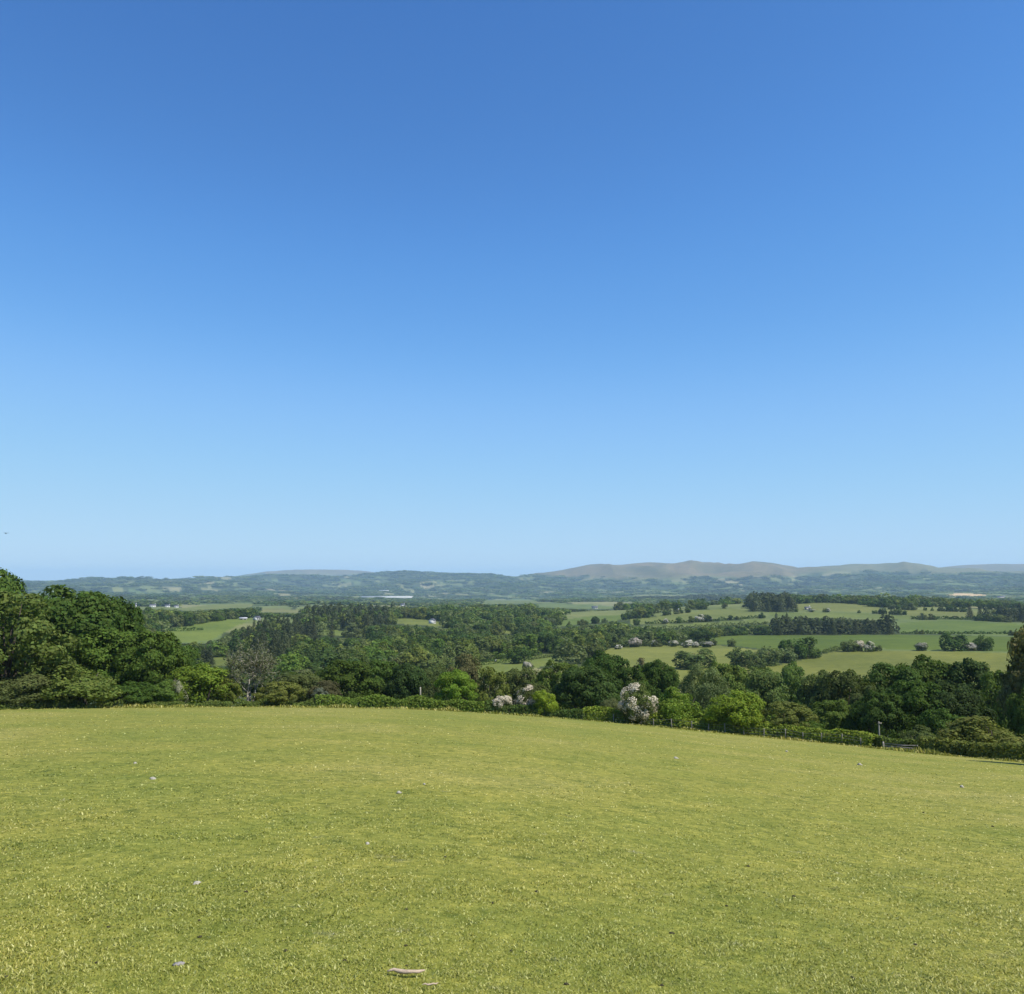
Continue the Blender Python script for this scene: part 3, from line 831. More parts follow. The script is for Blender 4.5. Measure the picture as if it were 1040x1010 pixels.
tree(1136, 67, 668, 74, N['oak_b'], MIDG, 'second tree at the far end of the tall hedge, outermost of all')
tree(1052, 93, 690, 40, N['oak_c'], MIDG, 'narrow dark tree under the tall brownish tree')

# --- single trees and bushes on the pastures across the dell
M = MID
tree(706, 0, 658, 40, M['round_a'], DULL, 'round tree alone at the lower edge of the pale pasture', foot=679)
tree(753, 0, 657.5, 26, M['round_b'], DULL, 'smaller round tree at the lower edge of the pale pasture', foot=677)
tree(768, 0, 665, 18, M['round_c'], DULL, 'low tree beside the smaller round tree on the pasture', foot=679)
tree(781, 0, 656, 26, M['round_b'], GREYG, 'grey green tree at the corner between two pastures', foot=676)
tree(797, 0, 657, 22, M['round_a'], GREYG, 'grey green tree touching the pair of dark oaks', foot=673)
tree(805, 0, 647.5, 26, M['round_a'], DARK, 'first of a pair of dark oaks on the pasture corner', foot=669)
tree(820, 0, 646.5, 27, M['round_c'], DARK, 'second of a pair of dark oaks on the pasture corner', foot=668)
tree(862, 0, 650, 15, M['round_b'], DULL, 'bushy tree beside the white hawthorns on the green field', foot=662)
tree(872, 0, 650.5, 11, M['round_b'], DULL, 'small hawthorn with some blossom between bushy tree and white hawthorn', 'hawthorn_tree', 'hawthorn', None, MAY, foot=661.5)
tree(883, 0, 651.5, 9, M['round_c'], DULL, 'whitest hawthorn on the field edge below the conifers', 'hawthorn_tree', 'hawthorn', None, (0.6, 0.56, 0.47), foot=662)
tree(891, 0, 655, 8, M['round_a'], DULL, 'tiny bush next to the whitest hawthorn', 'bush', 'bush', foot=661.5)
tree(936, 0, 652.5, 11, M['round_b'], GREYG, 'small lone pale bush on the green field edge', 'bush', 'bush', None, (0.3, 0.29, 0.22), foot=661)
tree(969, 0, 642, 22, M['round_a'], DARK, 'dark lone tree on the far side of the olive field', foot=661)
tree(985, 0, 653, 11, M['round_c'], GREYG, 'low pale hawthorn between two dark field trees', 'hawthorn_tree', 'hawthorn', None, (0.5, 0.46, 0.40), foot=661)
tree(1000, 0, 645, 15, M['round_b'], DARK, 'narrower dark tree past the low pale hawthorn', foot=661)
tree(743, 0, 648.5, 9, M['round_b'], GREYG, 'tiny bush alone on the green strip', 'bush', 'bush', foot=657)
tree(527, 0, 656, 24, M['round_a'], DARK, 'dark round tree at the hedge of the small green field', foot=674)
tree(588, 0, 646, 24, M['round_c'], DARK, 'dark tree at the top corner of the pale pasture', foot=664)
tree(604, 0, 653, 22, M['round_b'], DULL, 'dull tree just below the top corner of the pale pasture', foot=670)
tree(645, 0, 648, 13, M['round_b'], DULL, 'broad whitish hawthorn on the far hedge of the pale pasture', 'hawthorn_tree', 'hawthorn', None, (0.48, 0.42, 0.36), foot=657.5)
tree(617, 0, 650, 5, M['round_a'], GREYG, 'tiny white hawthorn at the corner of the pale pasture', 'hawthorn_tree', 'hawthorn', None, (0.7, 0.66, 0.6), foot=657)
tree(628, 0, 655, 8, M['round_a'], GREYG, 'low white hawthorn on the pale pasture edge', 'hawthorn_tree', 'hawthorn', None, (0.7, 0.66, 0.6), foot=659.5)
tree(667, 0, 650, 12, M['round_c'], DULL, 'brownish bush along the far hedge of the pale pasture', 'bush', 'bush', foot=657)
tree(684, 0, 650.5, 9, M['round_b'], GREYG, 'peaked white hawthorn on the far hedge', 'hawthorn_tree', 'hawthorn', None, (0.48, 0.45, 0.38), foot=657)
tree(697, 0, 651, 9, M['round_a'], GREYG, 'round white hawthorn on the far hedge', 'hawthorn_tree', 'hawthorn', None, (0.60, 0.57, 0.49), foot=658)
tree(706, 0, 652, 7, M['round_c'], GREYG, 'small white hawthorn past the round one on the far hedge', 'hawthorn_tree', 'hawthorn', None, (0.50, 0.47, 0.40), foot=658)
tree(718, 0, 651.5, 13, M['round_b'], DULL, 'dull bush with white speckled foot on the far hedge', 'bush', 'bush', None, (0.3, 0.29, 0.24), foot=657.5)
tree(652, 0, 668, 18, M['round_c'], BROWN, 'brown leafless bush at the bottom of the pale pasture', 'bush', 'bush', foot=688)
tree(672, 0, 672, 18, M['round_a'], BROWN, 'second brownish bush at the bottom of the pale pasture', 'bush', 'bush', foot=690)
tree(536, 0, 672, 12, M['round_b'], GREYG, 'small pale hawthorn below the small green field', 'hawthorn_tree', 'hawthorn', None, (0.45, 0.42, 0.34), foot=684)
print('hand trees', NTREE[0], round(time.time() - T0, 1))

# --- the woods: trees one can tell apart stand singly, the far ones are one mass
def wood_points():
    out = []
    g = np.random.default_rng(99)
    r = 118.0
    while r < 8800:
        s = 10.5 if r < 700 else max(10.5, r * 0.0115)
        n = int(1.24 * r / s)
        az = (np.arange(n) + g.uniform(0, 1)) / n * 1.24 - 0.62 + g.normal(0, 0.28 * s / r, n)
        rr = r + g.normal(0, 0.3 * s, n)
        out.append(np.stack([az, rr, np.full(n, s)], 1))
        r += s * 0.92
    return np.concatenate(out)
W = wood_points()
wx, wy = W[:, 1] * np.sin(W[:, 0]), W[:, 1] * np.cos(W[:, 0])
wz = ground_z(W[:, 0], W[:, 1])
_, dens, con = cover(wx, wy, wz)
g = np.random.default_rng(5)
con &= (project(wx, wy, wz)[0] > 540) | (g.uniform(0, 1, len(W)) < 0.5)
keep = g.uniform(0, 1, len(W)) < dens
far_con = con
px_, py_ = project(wx, wy, wz)
chgt = np.where(px_ > 700, g.uniform(14.0, 15.5, len(W)), np.where(px_ > 540, g.uniform(7, 9, len(W)), g.uniform(12.5, 14.5, len(W))))
hgt = np.where(con, chgt, g.uniform(7.5, 12.5, len(W)))
hgt = np.where(W[:, 1] < 190, hgt * 0.9, hgt) * np.interp(W[:, 1], [1500, 3000, 5000, 6500], [1, 0.75, 0.8, 1.2])
# nobody hides the pastures across the dell: keep the dell trees below their lower edge
LIM_PX = np.array([-300, 0, 200, 240, 330, 420, 470, 520, 600, 640, 700, 760, 800, 850, 880, 940, 1000, 1040, 1300])
LIM_PY = np.array([655, 655, 668, 690, 676, 674, 684, 688, 676, 684, 684, 682, 678, 690, 684, 678, 680, 690, 690])
lim = np.interp(px_, LIM_PX, LIM_PY) + g.uniform(0, 9, len(W))
t_lim = ray(px_, lim)[1]
hmax = t_lim * W[:, 1] - wz
neard = W[:, 1] < 300
hgt = np.where(neard, np.minimum(hgt, hmax), hgt)
keep &= ~(neard & (hgt < 3.5))
# clear of the hand-set belt by the hedge
keep &= W[:, 1] > np.interp(px_, [-300, 240, 320, 480, 620, 760, 900, 1100], [128, 122, 128, 130, 138, 128, 132, 130])
hgt0 = hgt.copy()
base_in = np.zeros(len(W), bool)
for p, c in PASTURE: base_in |= in_poly(px_, py_, p)
FIELDS = [p for p, c in PASTURE] + [TAN]
for step in range(9):
    bad = np.zeros(len(W), bool)
    for f in (1.0, 0.75, 0.5):
        tx_, ty_ = project(wx, wy, wz + hgt * f)
        for dxp in (-0.38, 0.0, 0.38):
            for p in FIELDS:
                bad |= in_poly(tx_ + dxp * W[:, 2] * 1.2 * F / W[:, 1], ty_, p)
    bad &= (W[:, 1] > 190) & (W[:, 1] < 3500)
    hgt = np.where(bad, hgt * 0.85, hgt)
keep &= ~(hgt < 3.2)
wid = W[:, 2] * np.where(hgt < 0.6 * hgt0, 0.75, 1.0) * np.where(con, np.where((px_ > 700) & (W[:, 1] > 600), 1.4, 0.95), 1.3) * g.uniform(0.8, 1.25, len(W))
order = np.argsort(W[:, 1])
single, mass = [], []
for i in order:
    if not keep[i]: continue
    top = float(project(wx[i], wy[i], wz[i] + hgt[i])[1])
    wpx = wid[i] * F / W[i, 1]
    k = int(px_[i]) + 280
    if 0 <= k < 1600:
        lo = max(0, k - 2)
        hz = horizon[lo:k + 3].min()
        if top > hz + 5 and W[i, 1] > 125: continue          # wholly behind nearer trees
        visible = top < hz - 1.5
        note_top(px_[i], wpx, top)
    else:
        visible = False
        if W[i, 1] < 6000 and g.uniform() < 0.5: continue
    if visible and 0 <= px_[i] <= 1040: single.append((i, wpx * min(hgt[i] * F / W[i, 1], hz - top + 6)))
    else: mass.append(i)
single.sort(key=lambda p: -p[1])
SINGLE_MAX = 215
mass += [i for i, _ in single[SINGLE_MAX:]]
single = [i for i, _ in single[:SINGLE_MAX]]
print('wood single', len(single), 'mass', len(mass))

def zone(px, r, conif):
    if conif:
        if r > 1100: return 'dark conifer of the square plantation on the far ridge field', 'conifers on the far ridge field'
        if px > 700: return 'dark conifer in the straight plantation block between two green fields', 'conifers of the straight plantation block'
        if px > 540: return 'dark conifer in the belt above the pale pasture', 'conifers of the belt above the pale pasture'
        return 'dull dark conifer in the valley plantation beyond the half bare tree', 'conifers of the valley plantation'
    if r < 300:
        if px < 320: return 'broadleaf tree in the dell beyond the half bare tree', 'trees of the dell beyond the half bare tree'
        if px < 620: return 'broadleaf tree in the dell behind the row of dark oaks and hawthorns', 'trees of the dell behind the dark oaks'
        if px < 860: return 'broadleaf tree in the dell below the pale pasture', 'trees of the dell below the pale pasture'
        return 'broadleaf tree at the back of the big dark wood', 'trees at the back of the big dark wood'
    if px < 300: return 'broadleaf tree in the valley woods round the bright hillside field', 'valley trees round the bright hillside field'
    if px < 600: return 'broadleaf tree in the wide valley wood below the white houses', 'trees of the wide valley wood'
    return 'broadleaf tree in the hedgerows and copses round the far pastures', 'trees round the far pastures'

SH_N = ['oak_a', 'oak_b', 'oak_c', 'airy_b', 'willow']
SH_M = ['round_a', 'round_b', 'round_c']
GREENS = [(0.052, 0.086, 0.020), MIDG, DULL, (0.085, 0.125, 0.026), (0.062, 0.10, 0.024), OLIVE, GREYG]
for i in single:
    r = W[i, 1]
    conif = bool(con[i]) and r > 300
    label, grp = zone(px_[i], r, conif)
    q = int(g.integers(0, 1000))
    if conif: shape, c = M[['conifer_a', 'conifer_b'][q % 2]], CONIF
    else:
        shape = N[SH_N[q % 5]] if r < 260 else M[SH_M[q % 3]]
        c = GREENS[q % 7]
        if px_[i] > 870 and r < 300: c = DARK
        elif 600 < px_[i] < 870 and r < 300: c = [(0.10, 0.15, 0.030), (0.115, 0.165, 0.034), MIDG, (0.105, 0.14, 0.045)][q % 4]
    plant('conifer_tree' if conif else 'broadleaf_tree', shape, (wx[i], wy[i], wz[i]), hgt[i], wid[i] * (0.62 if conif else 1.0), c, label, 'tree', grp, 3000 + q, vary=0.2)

def wood_mass(ids, name):
    V, Q, n0, CT = [], [], 0, []
    gg = np.random.default_rng(77)
    cache = {}
    for lod, n, leaf in ((0, 760, 0.047), (1, 200, 0.088), (2, 60, 0.15)):
        for k in range(5):
            g2 = np.random.default_rng(lod * 10 + k)
            pos, nrm, lc, lr = crown_points(g2, n, 8 + k, -0.25, lobe_r=(0.18, 0.30), up=0.0)
            cache[(lod, k, 0)] = leaf_quads(pos, nrm, np.full(n, leaf), g2)
            z = 1 - g2.uniform(0, 1, n) ** 0.62 * 0.9; a = g2.uniform(0, 6.283, n)
            rad = 0.5 * (1.03 - z) ** 0.75 * g2.uniform(0.3, 1, n) ** 0.5
            pos = np.stack([rad * np.cos(a), rad * np.sin(a), z], 1)
            nrm = unit(np.stack([np.cos(a) * 0.7, np.sin(a) * 0.7, np.full(n, 0.6)], 1) + 0.4 * g2.normal(size=(n, 3)))
            cache[(lod, k, 1)] = leaf_quads(pos, nrm, np.full(n, leaf), g2, 0.55)
    for i in ids:
        r = W[i, 1]
        lod = 0 if r < 700 else (1 if r < 1800 else 2)
        v, q = cache[(lod, int(gg.integers(0, 5)), int(con[i] and r > 300))]
        a = gg.uniform(0, 6.28)
        w, h = wid[i], hgt[i] * gg.uniform(0.85, 1.15)
        ca, sa = math.cos(a), math.sin(a)
        vv = np.stack([(v[:, 0] * ca - v[:, 1] * sa) * w + wx[i], (v[:, 0] * sa + v[:, 1] * ca) * w + wy[i], v[:, 2] * h + wz[i] - 0.3], 1)
        V.append(vv); Q.append(q + n0); n0 += len(vv)
        c = CONIF if (con[i] and r > 300) else GREENS[int(gg.integers(0, 7))]
        CT.append(np.tile(np.array([*(np.array(c) * gg.uniform(0.75, 1.3)), 1.0]), (len(vv), 1)))
    me = mesh_np(name, np.concatenate(V), np.concatenate(Q), M_FAR)
    at = me.color_attributes.new('tree_colour', 'FLOAT_COLOR', 'POINT')
    at.data.foreach_set('color', np.concatenate(CT).astype(np.float32).ravel())
    return tag(link(name, me), 'far woods, copses and hedgerow trees covering the valley and lower hills', 'woodland', None, 'stuff')
wood_mass(mass, 'woodland')
print('woods', round(time.time() - T0, 1))

# ------------------------------------------------------------------ hedges
def polyline(px_list, off):
    """ground points along the field's far edge, off metres beyond it"""
    pts = []
    for p in px_list:
        az = float(ray(p, 720)[0])
        r = float(np.interp(az, fine_az, C_R)) + off
        pts.append((r * math.sin(az), r * math.cos(az)))
    return np.array(pts)

def hedge_mesh(pts, width, height, per_m, leaf, seed, ragged=0.2, power=2.6):
    g = np.random.default_rng(seed)
    seg = np.linalg.norm(np.diff(pts, axis=0), axis=1)
    cum = np.concatenate([[0], np.cumsum(seg)])
    n = int(cum[-1] * per_m)
    s = g.uniform(0, cum[-1], n)
    bx, by = np.interp(s, cum, pts[:, 0]), np.interp(s, cum, pts[:, 1])
    i = np.clip(np.searchsorted(cum, s) - 1, 0, len(seg) - 1)
    d = np.diff(pts, axis=0)[i] / seg[i][:, None]
    nx, ny = d[:, 1], -d[:, 0]
    hh = height * (1 + ragged * fbm(s / 2.2, s * 0 + seed, seed, 3) * 1.6)
    ww = width * (1 + 0.5 * ragged * fbm(s / 1.7, s * 0 + seed + 9, seed, 2))
    th = g.uniform(-0.15, math.pi + 0.15, n)
    c, si = np.cos(th), np.sin(th)
    sup = (np.abs(c) ** power + np.abs(np.clip(si, 0, 1)) ** power) ** (-1 / power)
    k = g.uniform(0.8, 1.05, n)
    a, b = c * sup * k * ww / 2, np.maximum(si, -0.1) * sup * k * hh
    x, y = bx + nx * a, by + ny * a
    gz = ground_z(np.arctan2(x, y), np.hypot(x, y))
    pos = np.stack([x, y, gz + np.maximum(b, 0.03)], 1)
    nrm = unit(np.stack([nx * c, ny * c, np.clip(si, 0, 1) + 0.1], 1) + 0.55 * g.normal(size=(n, 3)))
    v, q = leaf_quads(pos, nrm, np.full(n, leaf), g)
    return v, q

def hedge(name, pts, width, height, per_m, leaf, color, label, seed, **kw):
    v, q = hedge_mesh(pts, width, height, per_m, leaf, seed, **kw)
    o = link(name, mesh_np(name, v, q, M_LEAF), color=color)
    return tag(o, label, 'hedge')

dense = lambda a, b, n: np.linspace(a, b, n)
hedge('hedge', polyline(dense(-260, 235, 40), 1.2), 1.6, 0.75, 420, 0.085, (0.10, 0.135, 0.028), 'low ragged bramble hedge along the foot of the wood', 1, ragged=0.55)
hedge('hedge', polyline(dense(237, 318, 14), 1.3), 1.6, 1.0, 420, 0.085, (0.105, 0.14, 0.03), 'low hedge in front of the half bare tree', 4, ragged=0.5)
hedge('hedge', polyline(dense(320, 492, 24), 1.4), 1.8, 1.35, 400, 0.12, (0.125, 0.178, 0.027), 'fresh green leafy hedge in front of the row of dark oaks', 2, ragged=0.3)
hedge('hedge', polyline(dense(494, 592, 16), 1.2), 1.5, 1.15, 420, 0.115, (0.075, 0.115, 0.024), 'dark green hedge below the low hawthorn and lime bush', 3, ragged=0.25)
hedge('hedge', polyline(dense(594, 890, 44), 1.25), 1.9, 1.4, 480, 0.12, (0.18, 0.228, 0.03), 'trimmed hedge running along behind the fence posts', 5, ragged=0.2, power=2.1)
hedge('hedge', polyline(dense(936, 1180, 30), 1.2), 1.7, 1.3, 460, 0.115, (0.14, 0.16, 0.034), 'trimmed tall hedge beyond the gate with a rusty brown stretch', 6, ragged=0.12, power=3.5)
hedge('hedge', polyline(dense(884, 934, 9), 2.0), 1.2, 1.15, 420, 0.115, (0.11, 0.145, 0.028), 'short stretch of hedge right behind the gate', 8, ragged=0.2)

def field_hedge(px_pts, label, seed, height=2.0, color=DULL):
    pts = np.array([seen_at(x, y)[0][:2] for x, y in px_pts])
    rr = np.hypot(*pts.mean(0))
    fine = np.concatenate([np.linspace(pts[i], pts[i + 1], 12, endpoint=False) for i in range(len(pts) - 1)] + [pts[-1:]])
    leaf = max(0.25, rr * 0.0007)
    hedge('hedge', fine, max(1.8, rr * 0.002), height, 14 if rr > 600 else 26, leaf, color, label, seed, ragged=0.5)
field_hedge([(160, 641.5), (182, 641), (206, 640)], 'thin dark hedge across the bright hillside field', 21, 2.0, DARK)
field_hedge([(478, 677), (500, 674.5), (521, 672)], 'dark hedge splitting the small green field', 22, 1.8, DARK)
field_hedge([(530, 671.5), (560, 667.5), (600, 663)], 'bushy hedge along the top of the small green field', 23, 1.1)
field_hedge([(606, 658), (640, 657), (690, 656), (725, 656)], 'far hedge of the pale pasture with hawthorns in it', 24, 2.2, DULL)
field_hedge([(836, 664), (848, 661), (862, 659.5)], 'short hedge climbing from the dark oaks to the bushy tree', 25, 1.6, DULL)
field_hedge([(915, 643.8), (975, 644), (1060, 644)], 'hedge along the top of the green strip field', 26, 1.8, DARK)
field_hedge([(655, 634), (710, 632), (775, 627.5)], 'hedgerow between two far pastures above the conifer belt', 27, 2.6, DARK)
field_hedge([(640, 640), (700, 639), (780, 634)], 'hedge along the bottom of the far pastures', 28, 3.0, DULL)
field_hedge([(925, 629), (980, 629.5), (1050, 630)], 'hedge between the far ridge field and the field under it', 29, 2.2, DARK)

def hedgerow(px_pts, n, label, group, seed, h_px=(3.5, 7.5), may=0.05, w_k=(1.0, 1.7)):
    g = np.random.default_rng(seed)
    xs = np.array([p[0] for p in px_pts]); ys = np.array([p[1] for p in px_pts])
    for i in range(n):
        x = g.uniform(xs[0], xs[-1]); y = float(np.interp(x, xs, ys))
        p, r = seen_at(x, y)
        h = g.uniform(*h_px) * r / F
        w = h * g.uniform(*w_k)
        white = g.uniform() < may
        plant('hawthorn_tree' if white else 'hedgerow_tree', MID[SH_M[int(g.integers(0, 3))]], p, h, w, GREENS[int(g.integers(0, 7))],
              ('white flowering hawthorn in ' if white else 'small green tree in ') + label, 'hawthorn' if white else 'tree', ('flowering hawthorns in ' if white else 'trees in ') + group, seed * 50 + i,
              (0.6, 0.56, 0.5) if white else None, vary=0.2)
hedgerow([(640, 635.5), (700, 632.5), (775, 628)], 15, 'the hedgerow between far pastures above the conifer belt', 'the far pasture hedgerow', 201)
hedgerow([(645, 629), (690, 623.5), (742, 617.5)], 9, 'the top hedge of the far sloping pasture', 'the far sloping hedge', 202, (3, 6))
hedgerow([(782, 621.5), (850, 622), (925, 625)], 12, 'the hedge below the pale ridge field', 'the hedge below the ridge field', 203, (3, 6))
hedgerow([(880, 615), (905, 619), (985, 622), (1036, 627)], 14, 'the hedge far beyond the straight plantation block', 'the hedge beyond the plantation', 204, (3, 7))
hedgerow([(914, 644), (975, 644.5), (1040, 646)], 7, 'the hedge along the top of the green strip field', 'the hedge of the green strip', 205, (3, 6))
hedgerow([(925, 629.5), (980, 630), (1040, 633)], 9, 'the hedge right under the far ridge field', 'the hedge under the ridge field', 206, (3, 7))
hedgerow([(572, 637), (610, 633), (640, 629)], 9, 'the hedge by the far green field', 'the hedge by the far green field', 207, (4, 8))
hedgerow([(150, 648), (176, 638.5), (215, 631.5), (240, 628.5)], 9, 'the hedge along the top of the bright hillside field', 'the hedge of the bright hillside field', 208, (4, 8), 0.0)
hedgerow([(612, 658.5), (650, 657), (730, 656)], 8, 'the far hedge of the pale pasture', 'the far hedge of the pale pasture', 209, (4, 7), 0.2)

# ------------------------------------------------------------------ fence, gate, signpost, poles
def make_fence():
    root = link('wire_fence', None, None, at_r(720, 92))
    tag(root, 'post and wire fence with pale wooden posts along the trimmed hedge', 'fence')
    base = np.array(root.location)
    fpx = [623, 643, 663.5, 682, 702, 719, 736, 755, 775, 797, 815, 833.5, 854, 873]
    tops = []
    post = None
    for k, p in enumerate(fpx):
        q = polyline([p], 0.15)[0]
        z = ground_xy(*q)
        h = 0.92 + 0.12 * math.sin(k * 2.3)
        mb = MB()
        lean = (0.05 * math.sin(k * 1.7), 0.03 * math.cos(k * 2.1))
        mb.tube([(0, 0, -0.3), (lean[0] * 0.5, lean[1] * 0.5, h * 0.5), (lean[0], lean[1], h - 0.03), (lean[0], lean[1], h)], [0.052, 0.05, 0.047, 0.035], 8)
        link('post', mb.mesh('post', M_POST), root, loc=np.array([q[0], q[1], z]) - base)
        tops.append((np.array([q[0], q[1], z]), h))
    for f in (0.35, 0.65, 0.92):
        mb = MB()
        mb.tube([p + np.array([0, -0.06, h * f]) - base for p, h in tops], 0.006, 4)
        link('wire', mb.mesh('wire', M_WIRE), root)
make_fence()

def make_gate():
    a, b = polyline([896], 0.5)[0], polyline([931], 0.5)[0]
    c = (a + b) / 2
    z = ground_xy(*c)
    d = b - a; L = np.linalg.norm(d); ang = math.atan2(d[1], d[0])
    za, zb = ground_xy(*a) - z, ground_xy(*b) - z
    root = link('field_gate', None, None, (c[0], c[1], z))
    root.rotation_euler = (0, -math.asin((zb - za) / L), ang)
    tag(root, 'low grey wooden rail gate closing the gap in the hedge by the signpost', 'gate')
    for i in range(3):
        mb = MB(); mb.box((0, 0, 0.16 + i * 0.2), (L - 0.2, 0.035, 0.06), jit=0.004)
        link('rail', mb.mesh('rail', M_POST), root)
    for s in (-1, 1):
        mb = MB(); mb.box((s * (L / 2 - 0.02), 0, 0.2), (0.1, 0.1, 1.0), jit=0.006)
        link('gate_post', mb.mesh('gate_post', M_POST), root)
    mb = MB(); mb.tube([(-L / 2 + 0.15, -0.03, 0.16), (0, -0.035, 0.5), (L / 2 - 0.15, -0.03, 0.62)], 0.03, 4)
    link('brace', mb.mesh('brace', M_POST), root)
make_gate()

def make_signpost():
    q = polyline([892], 2.6)[0]
    az = math.atan2(q[0], q[1]); r = math.hypot(*q)
    z = ground_xy(*q)
    h = float(ray(892, 733)[1]) * r - z
    root = link('signpost', None, None, (q[0], q[1], z))
    tag(root, 'pale grey footpath signpost with a short arm standing in the hedge', 'signpost')
    mb = MB(); mb.tube([(0, 0, -0.4), (0, 0, h * 0.5), (0, 0, h - 0.04), (0, 0, h)], [0.065, 0.065, 0.06, 0.04], 10)
    link('post', mb.mesh('sign_post', M_POST), root)
    mb = MB(); mb.box((0.05, -0.08, h - 0.14), (0.36, 0.03, 0.09), 0.15, 0.003)
    link('sign_arm', mb.mesh('sign_arm', M_POST), root)
make_signpost()

def make_pole(px, r, top, label, cross, rad=0.12):
    p = at_r(px, r)
    h = float(ray(px, top)[1]) * r - p[2]
    root = link('utility_pole', None, None, p)
    tag(root, label, 'pole')
    mb = MB(); mb.tube([(0, 0, -0.5), (0, 0, h * 0.6), (0, 0, h)], [rad * 1.2, rad, rad * 0.75], 8)
    link('pole_shaft', mb.mesh('pole_shaft', M_POST), root)
    if cross:
        mb = MB(); mb.box((0, -0.12, h - 0.35), (1.1, 0.09, 0.1), 0.3)
        link('crossarm', mb.mesh('crossarm', M_POST), root)
        for s in (-0.45, 0.45):
            mb = MB(); mb.tube([(s, -0.12 + s * 0.3, h - 0.3), (s, -0.12 + s * 0.3, h - 0.2), (s, -0.12 + s * 0.3, h - 0.13)], [0.03, 0.05, 0.03], 6)
            link('insulator', mb.mesh('insulator', M_SHEET), root)
make_pole(427, 101, 698, 'plain grey pole behind the hedge beside the bright green tree', False, 0.09)

# ------------------------------------------------------------------ houses
def make_house(px, py, w_px, h_px, label, name='farmhouse', wall=M_WHITE, roof=M_SLATE, deep=0.6, low=False, rot=0.0, chimney=True, rmin=300.0, cat='house'):
    p, r = seen_at(px, py, rmin)
    k = r / F
    w, h = w_px * k, h_px * k
    dpt = max(w * deep, 6.0) if not low else 30.0
    root = link(name, None, None, p)
    root.rotation_euler = (0, 0, -math.atan2(p[0], p[1]) + rot)
    tag(root, label, cat)
    eave = h * (0.62 if not low else 0.8)
    mb = MB(); mb.box((0, 0, eave / 2 - 0.8), (w, dpt, eave + 1.6))
    x, y = w / 2, dpt / 2
    ridge = h
    mb.add([(-x, -y, eave), (-x, y, eave), (-x, 0, ridge), (x, -y, eave), (x, y, eave), (x, 0, ridge)], None, [(0, 2, 1), (3, 4, 5)])
    link('wall', mb.mesh('wall', wall), root)
    mb = MB()
    ov, th = w * 0.02 + 0.15, 0.2
    for s in (-1, 1):
        yy = s * (y + 0.35)
        ze = eave - 0.35 * (ridge - eave) / y
        v = [(-x - ov, yy, ze), (x + ov, yy, ze), (x + ov, 0, ridge), (-x - ov, 0, ridge)]
        v += [(a, b, c + th) for a, b, c in v]
        mb.add(np.array(v) + np.array([0, 0, 0.02]), [(0, 1, 2, 3), (4, 7, 6, 5), (0, 4, 5, 1), (2, 6, 7, 3), (1, 5, 6, 2), (3, 7, 4, 0)])
    rf = link('roof', mb.mesh('roof', roof), root)
    if chimney:
        mb = MB(); mb.box((x * 0.8, 0, ridge + 0.4), (0.9, 0.9, 2.2)); link('chimney', mb.mesh('chimney', wall), rf)
    if not low:
        n = max(2, int(w / 4))
        for i in range(n):
            for zc in ([eave * 0.3, eave * 0.75] if eave > 4 else [eave * 0.5]):
                mb = MB(); mb.box((-x + (i + 0.5) * w / n, -y - 0.03, zc), (1.0, 0.08, 1.2)); link('window', mb.mesh('window', M_GLASS), root)
    return root
make_house(155, 616.8, 5.5, 2.8, 'white farmhouse, longest of the group on the pale valley field', rmin=1500)
make_house(170, 617, 4.5, 2.5, 'white farmhouse next to the longest one on the pale valley field', rmin=1500)
make_house(179, 617.3, 4, 2.3, 'small white cottage at the end of the valley farm group', rmin=1500)
make_house(137, 616.8, 3, 3.2, 'narrow white cottage apart from the valley farm group', rmin=1500)
make_house(106, 612, 4, 2.4, 'tiny pale house above the domed oak slope', rmin=1500, wall=M_CREAM)
make_house(261, 630, 4.5, 3.8, 'white gabled house at the top edge of the valley plantation', rot=0.6, chimney=False)
make_house(247, 629.5, 7, 2.0, 'long pale roofed barn beside the white gabled house', 'barn', M_STONEWALL, M_SHEET, 0.5, chimney=False, cat='barn')
make_house(393, 607.5, 50, 1.8, 'very long white factory shed in the distant valley', 'factory_shed', M_WHITE, M_SHEET, low=True, chimney=False, rmin=3000, cat='shed')
make_house(390, 601.5, 9, 1.8, 'smaller white shed above the very long one', 'factory_shed', M_WHITE, M_SHEET, low=True, chimney=False, rmin=4000, cat='shed')
make_house(365, 626, 7, 3.8, 'cream house with a pale gable among trees of the valley', wall=M_CREAM, rot=0.4)
make_house(373, 625.5, 5, 3.4, 'stone house next to the cream gabled house', wall=M_STONEWALL)
make_house(385, 628.5, 3, 3, 'small cream cottage between the stone house and the square white house', wall=M_CREAM)
make_house(398.5, 627.5, 4, 3.6, 'square white house at the end of the narrow valley field')
make_house(439, 633.5, 3.5, 5, 'tall narrow white house on the narrow valley field', rot=0.9, chimney=False)
make_house(409, 616, 4, 2.8, 'tiny white house in front of the very long shed', rmin=1500)
make_house(507, 621, 7, 3.2, 'low white house, first of three at the valley wood top', rmin=1000)
make_house(520, 621, 7, 3.8, 'bright white house, middle one of three at the valley wood top', rmin=1000)
make_house(529, 622, 4, 3, 'cream house, last of three at the valley wood top', wall=M_CREAM, rmin=1000)
make_house(544, 645, 9, 4.6, 'pale roofed barn half hidden in the wide valley wood', 'barn', M_CREAM, M_SHEET, 0.5, chimney=False, cat='barn')
make_house(503, 692 - 20, 1, 1.5, 'tiny pale hut by the hedge of the small green field', 'hut', M_CREAM, M_SHEET, chimney=False, cat='hut')
make_house(604, 618.5, 6, 2.6, 'pale farm building far beyond the conifer belt', wall=M_CREAM, rmin=1500)
make_house(688, 623.5, 3, 3, 'small white house at the far pasture corner', rmin=1000)
make_house(828, 613, 4, 2.6, 'small white house on the ridge beyond the plantation', rmin=1500)
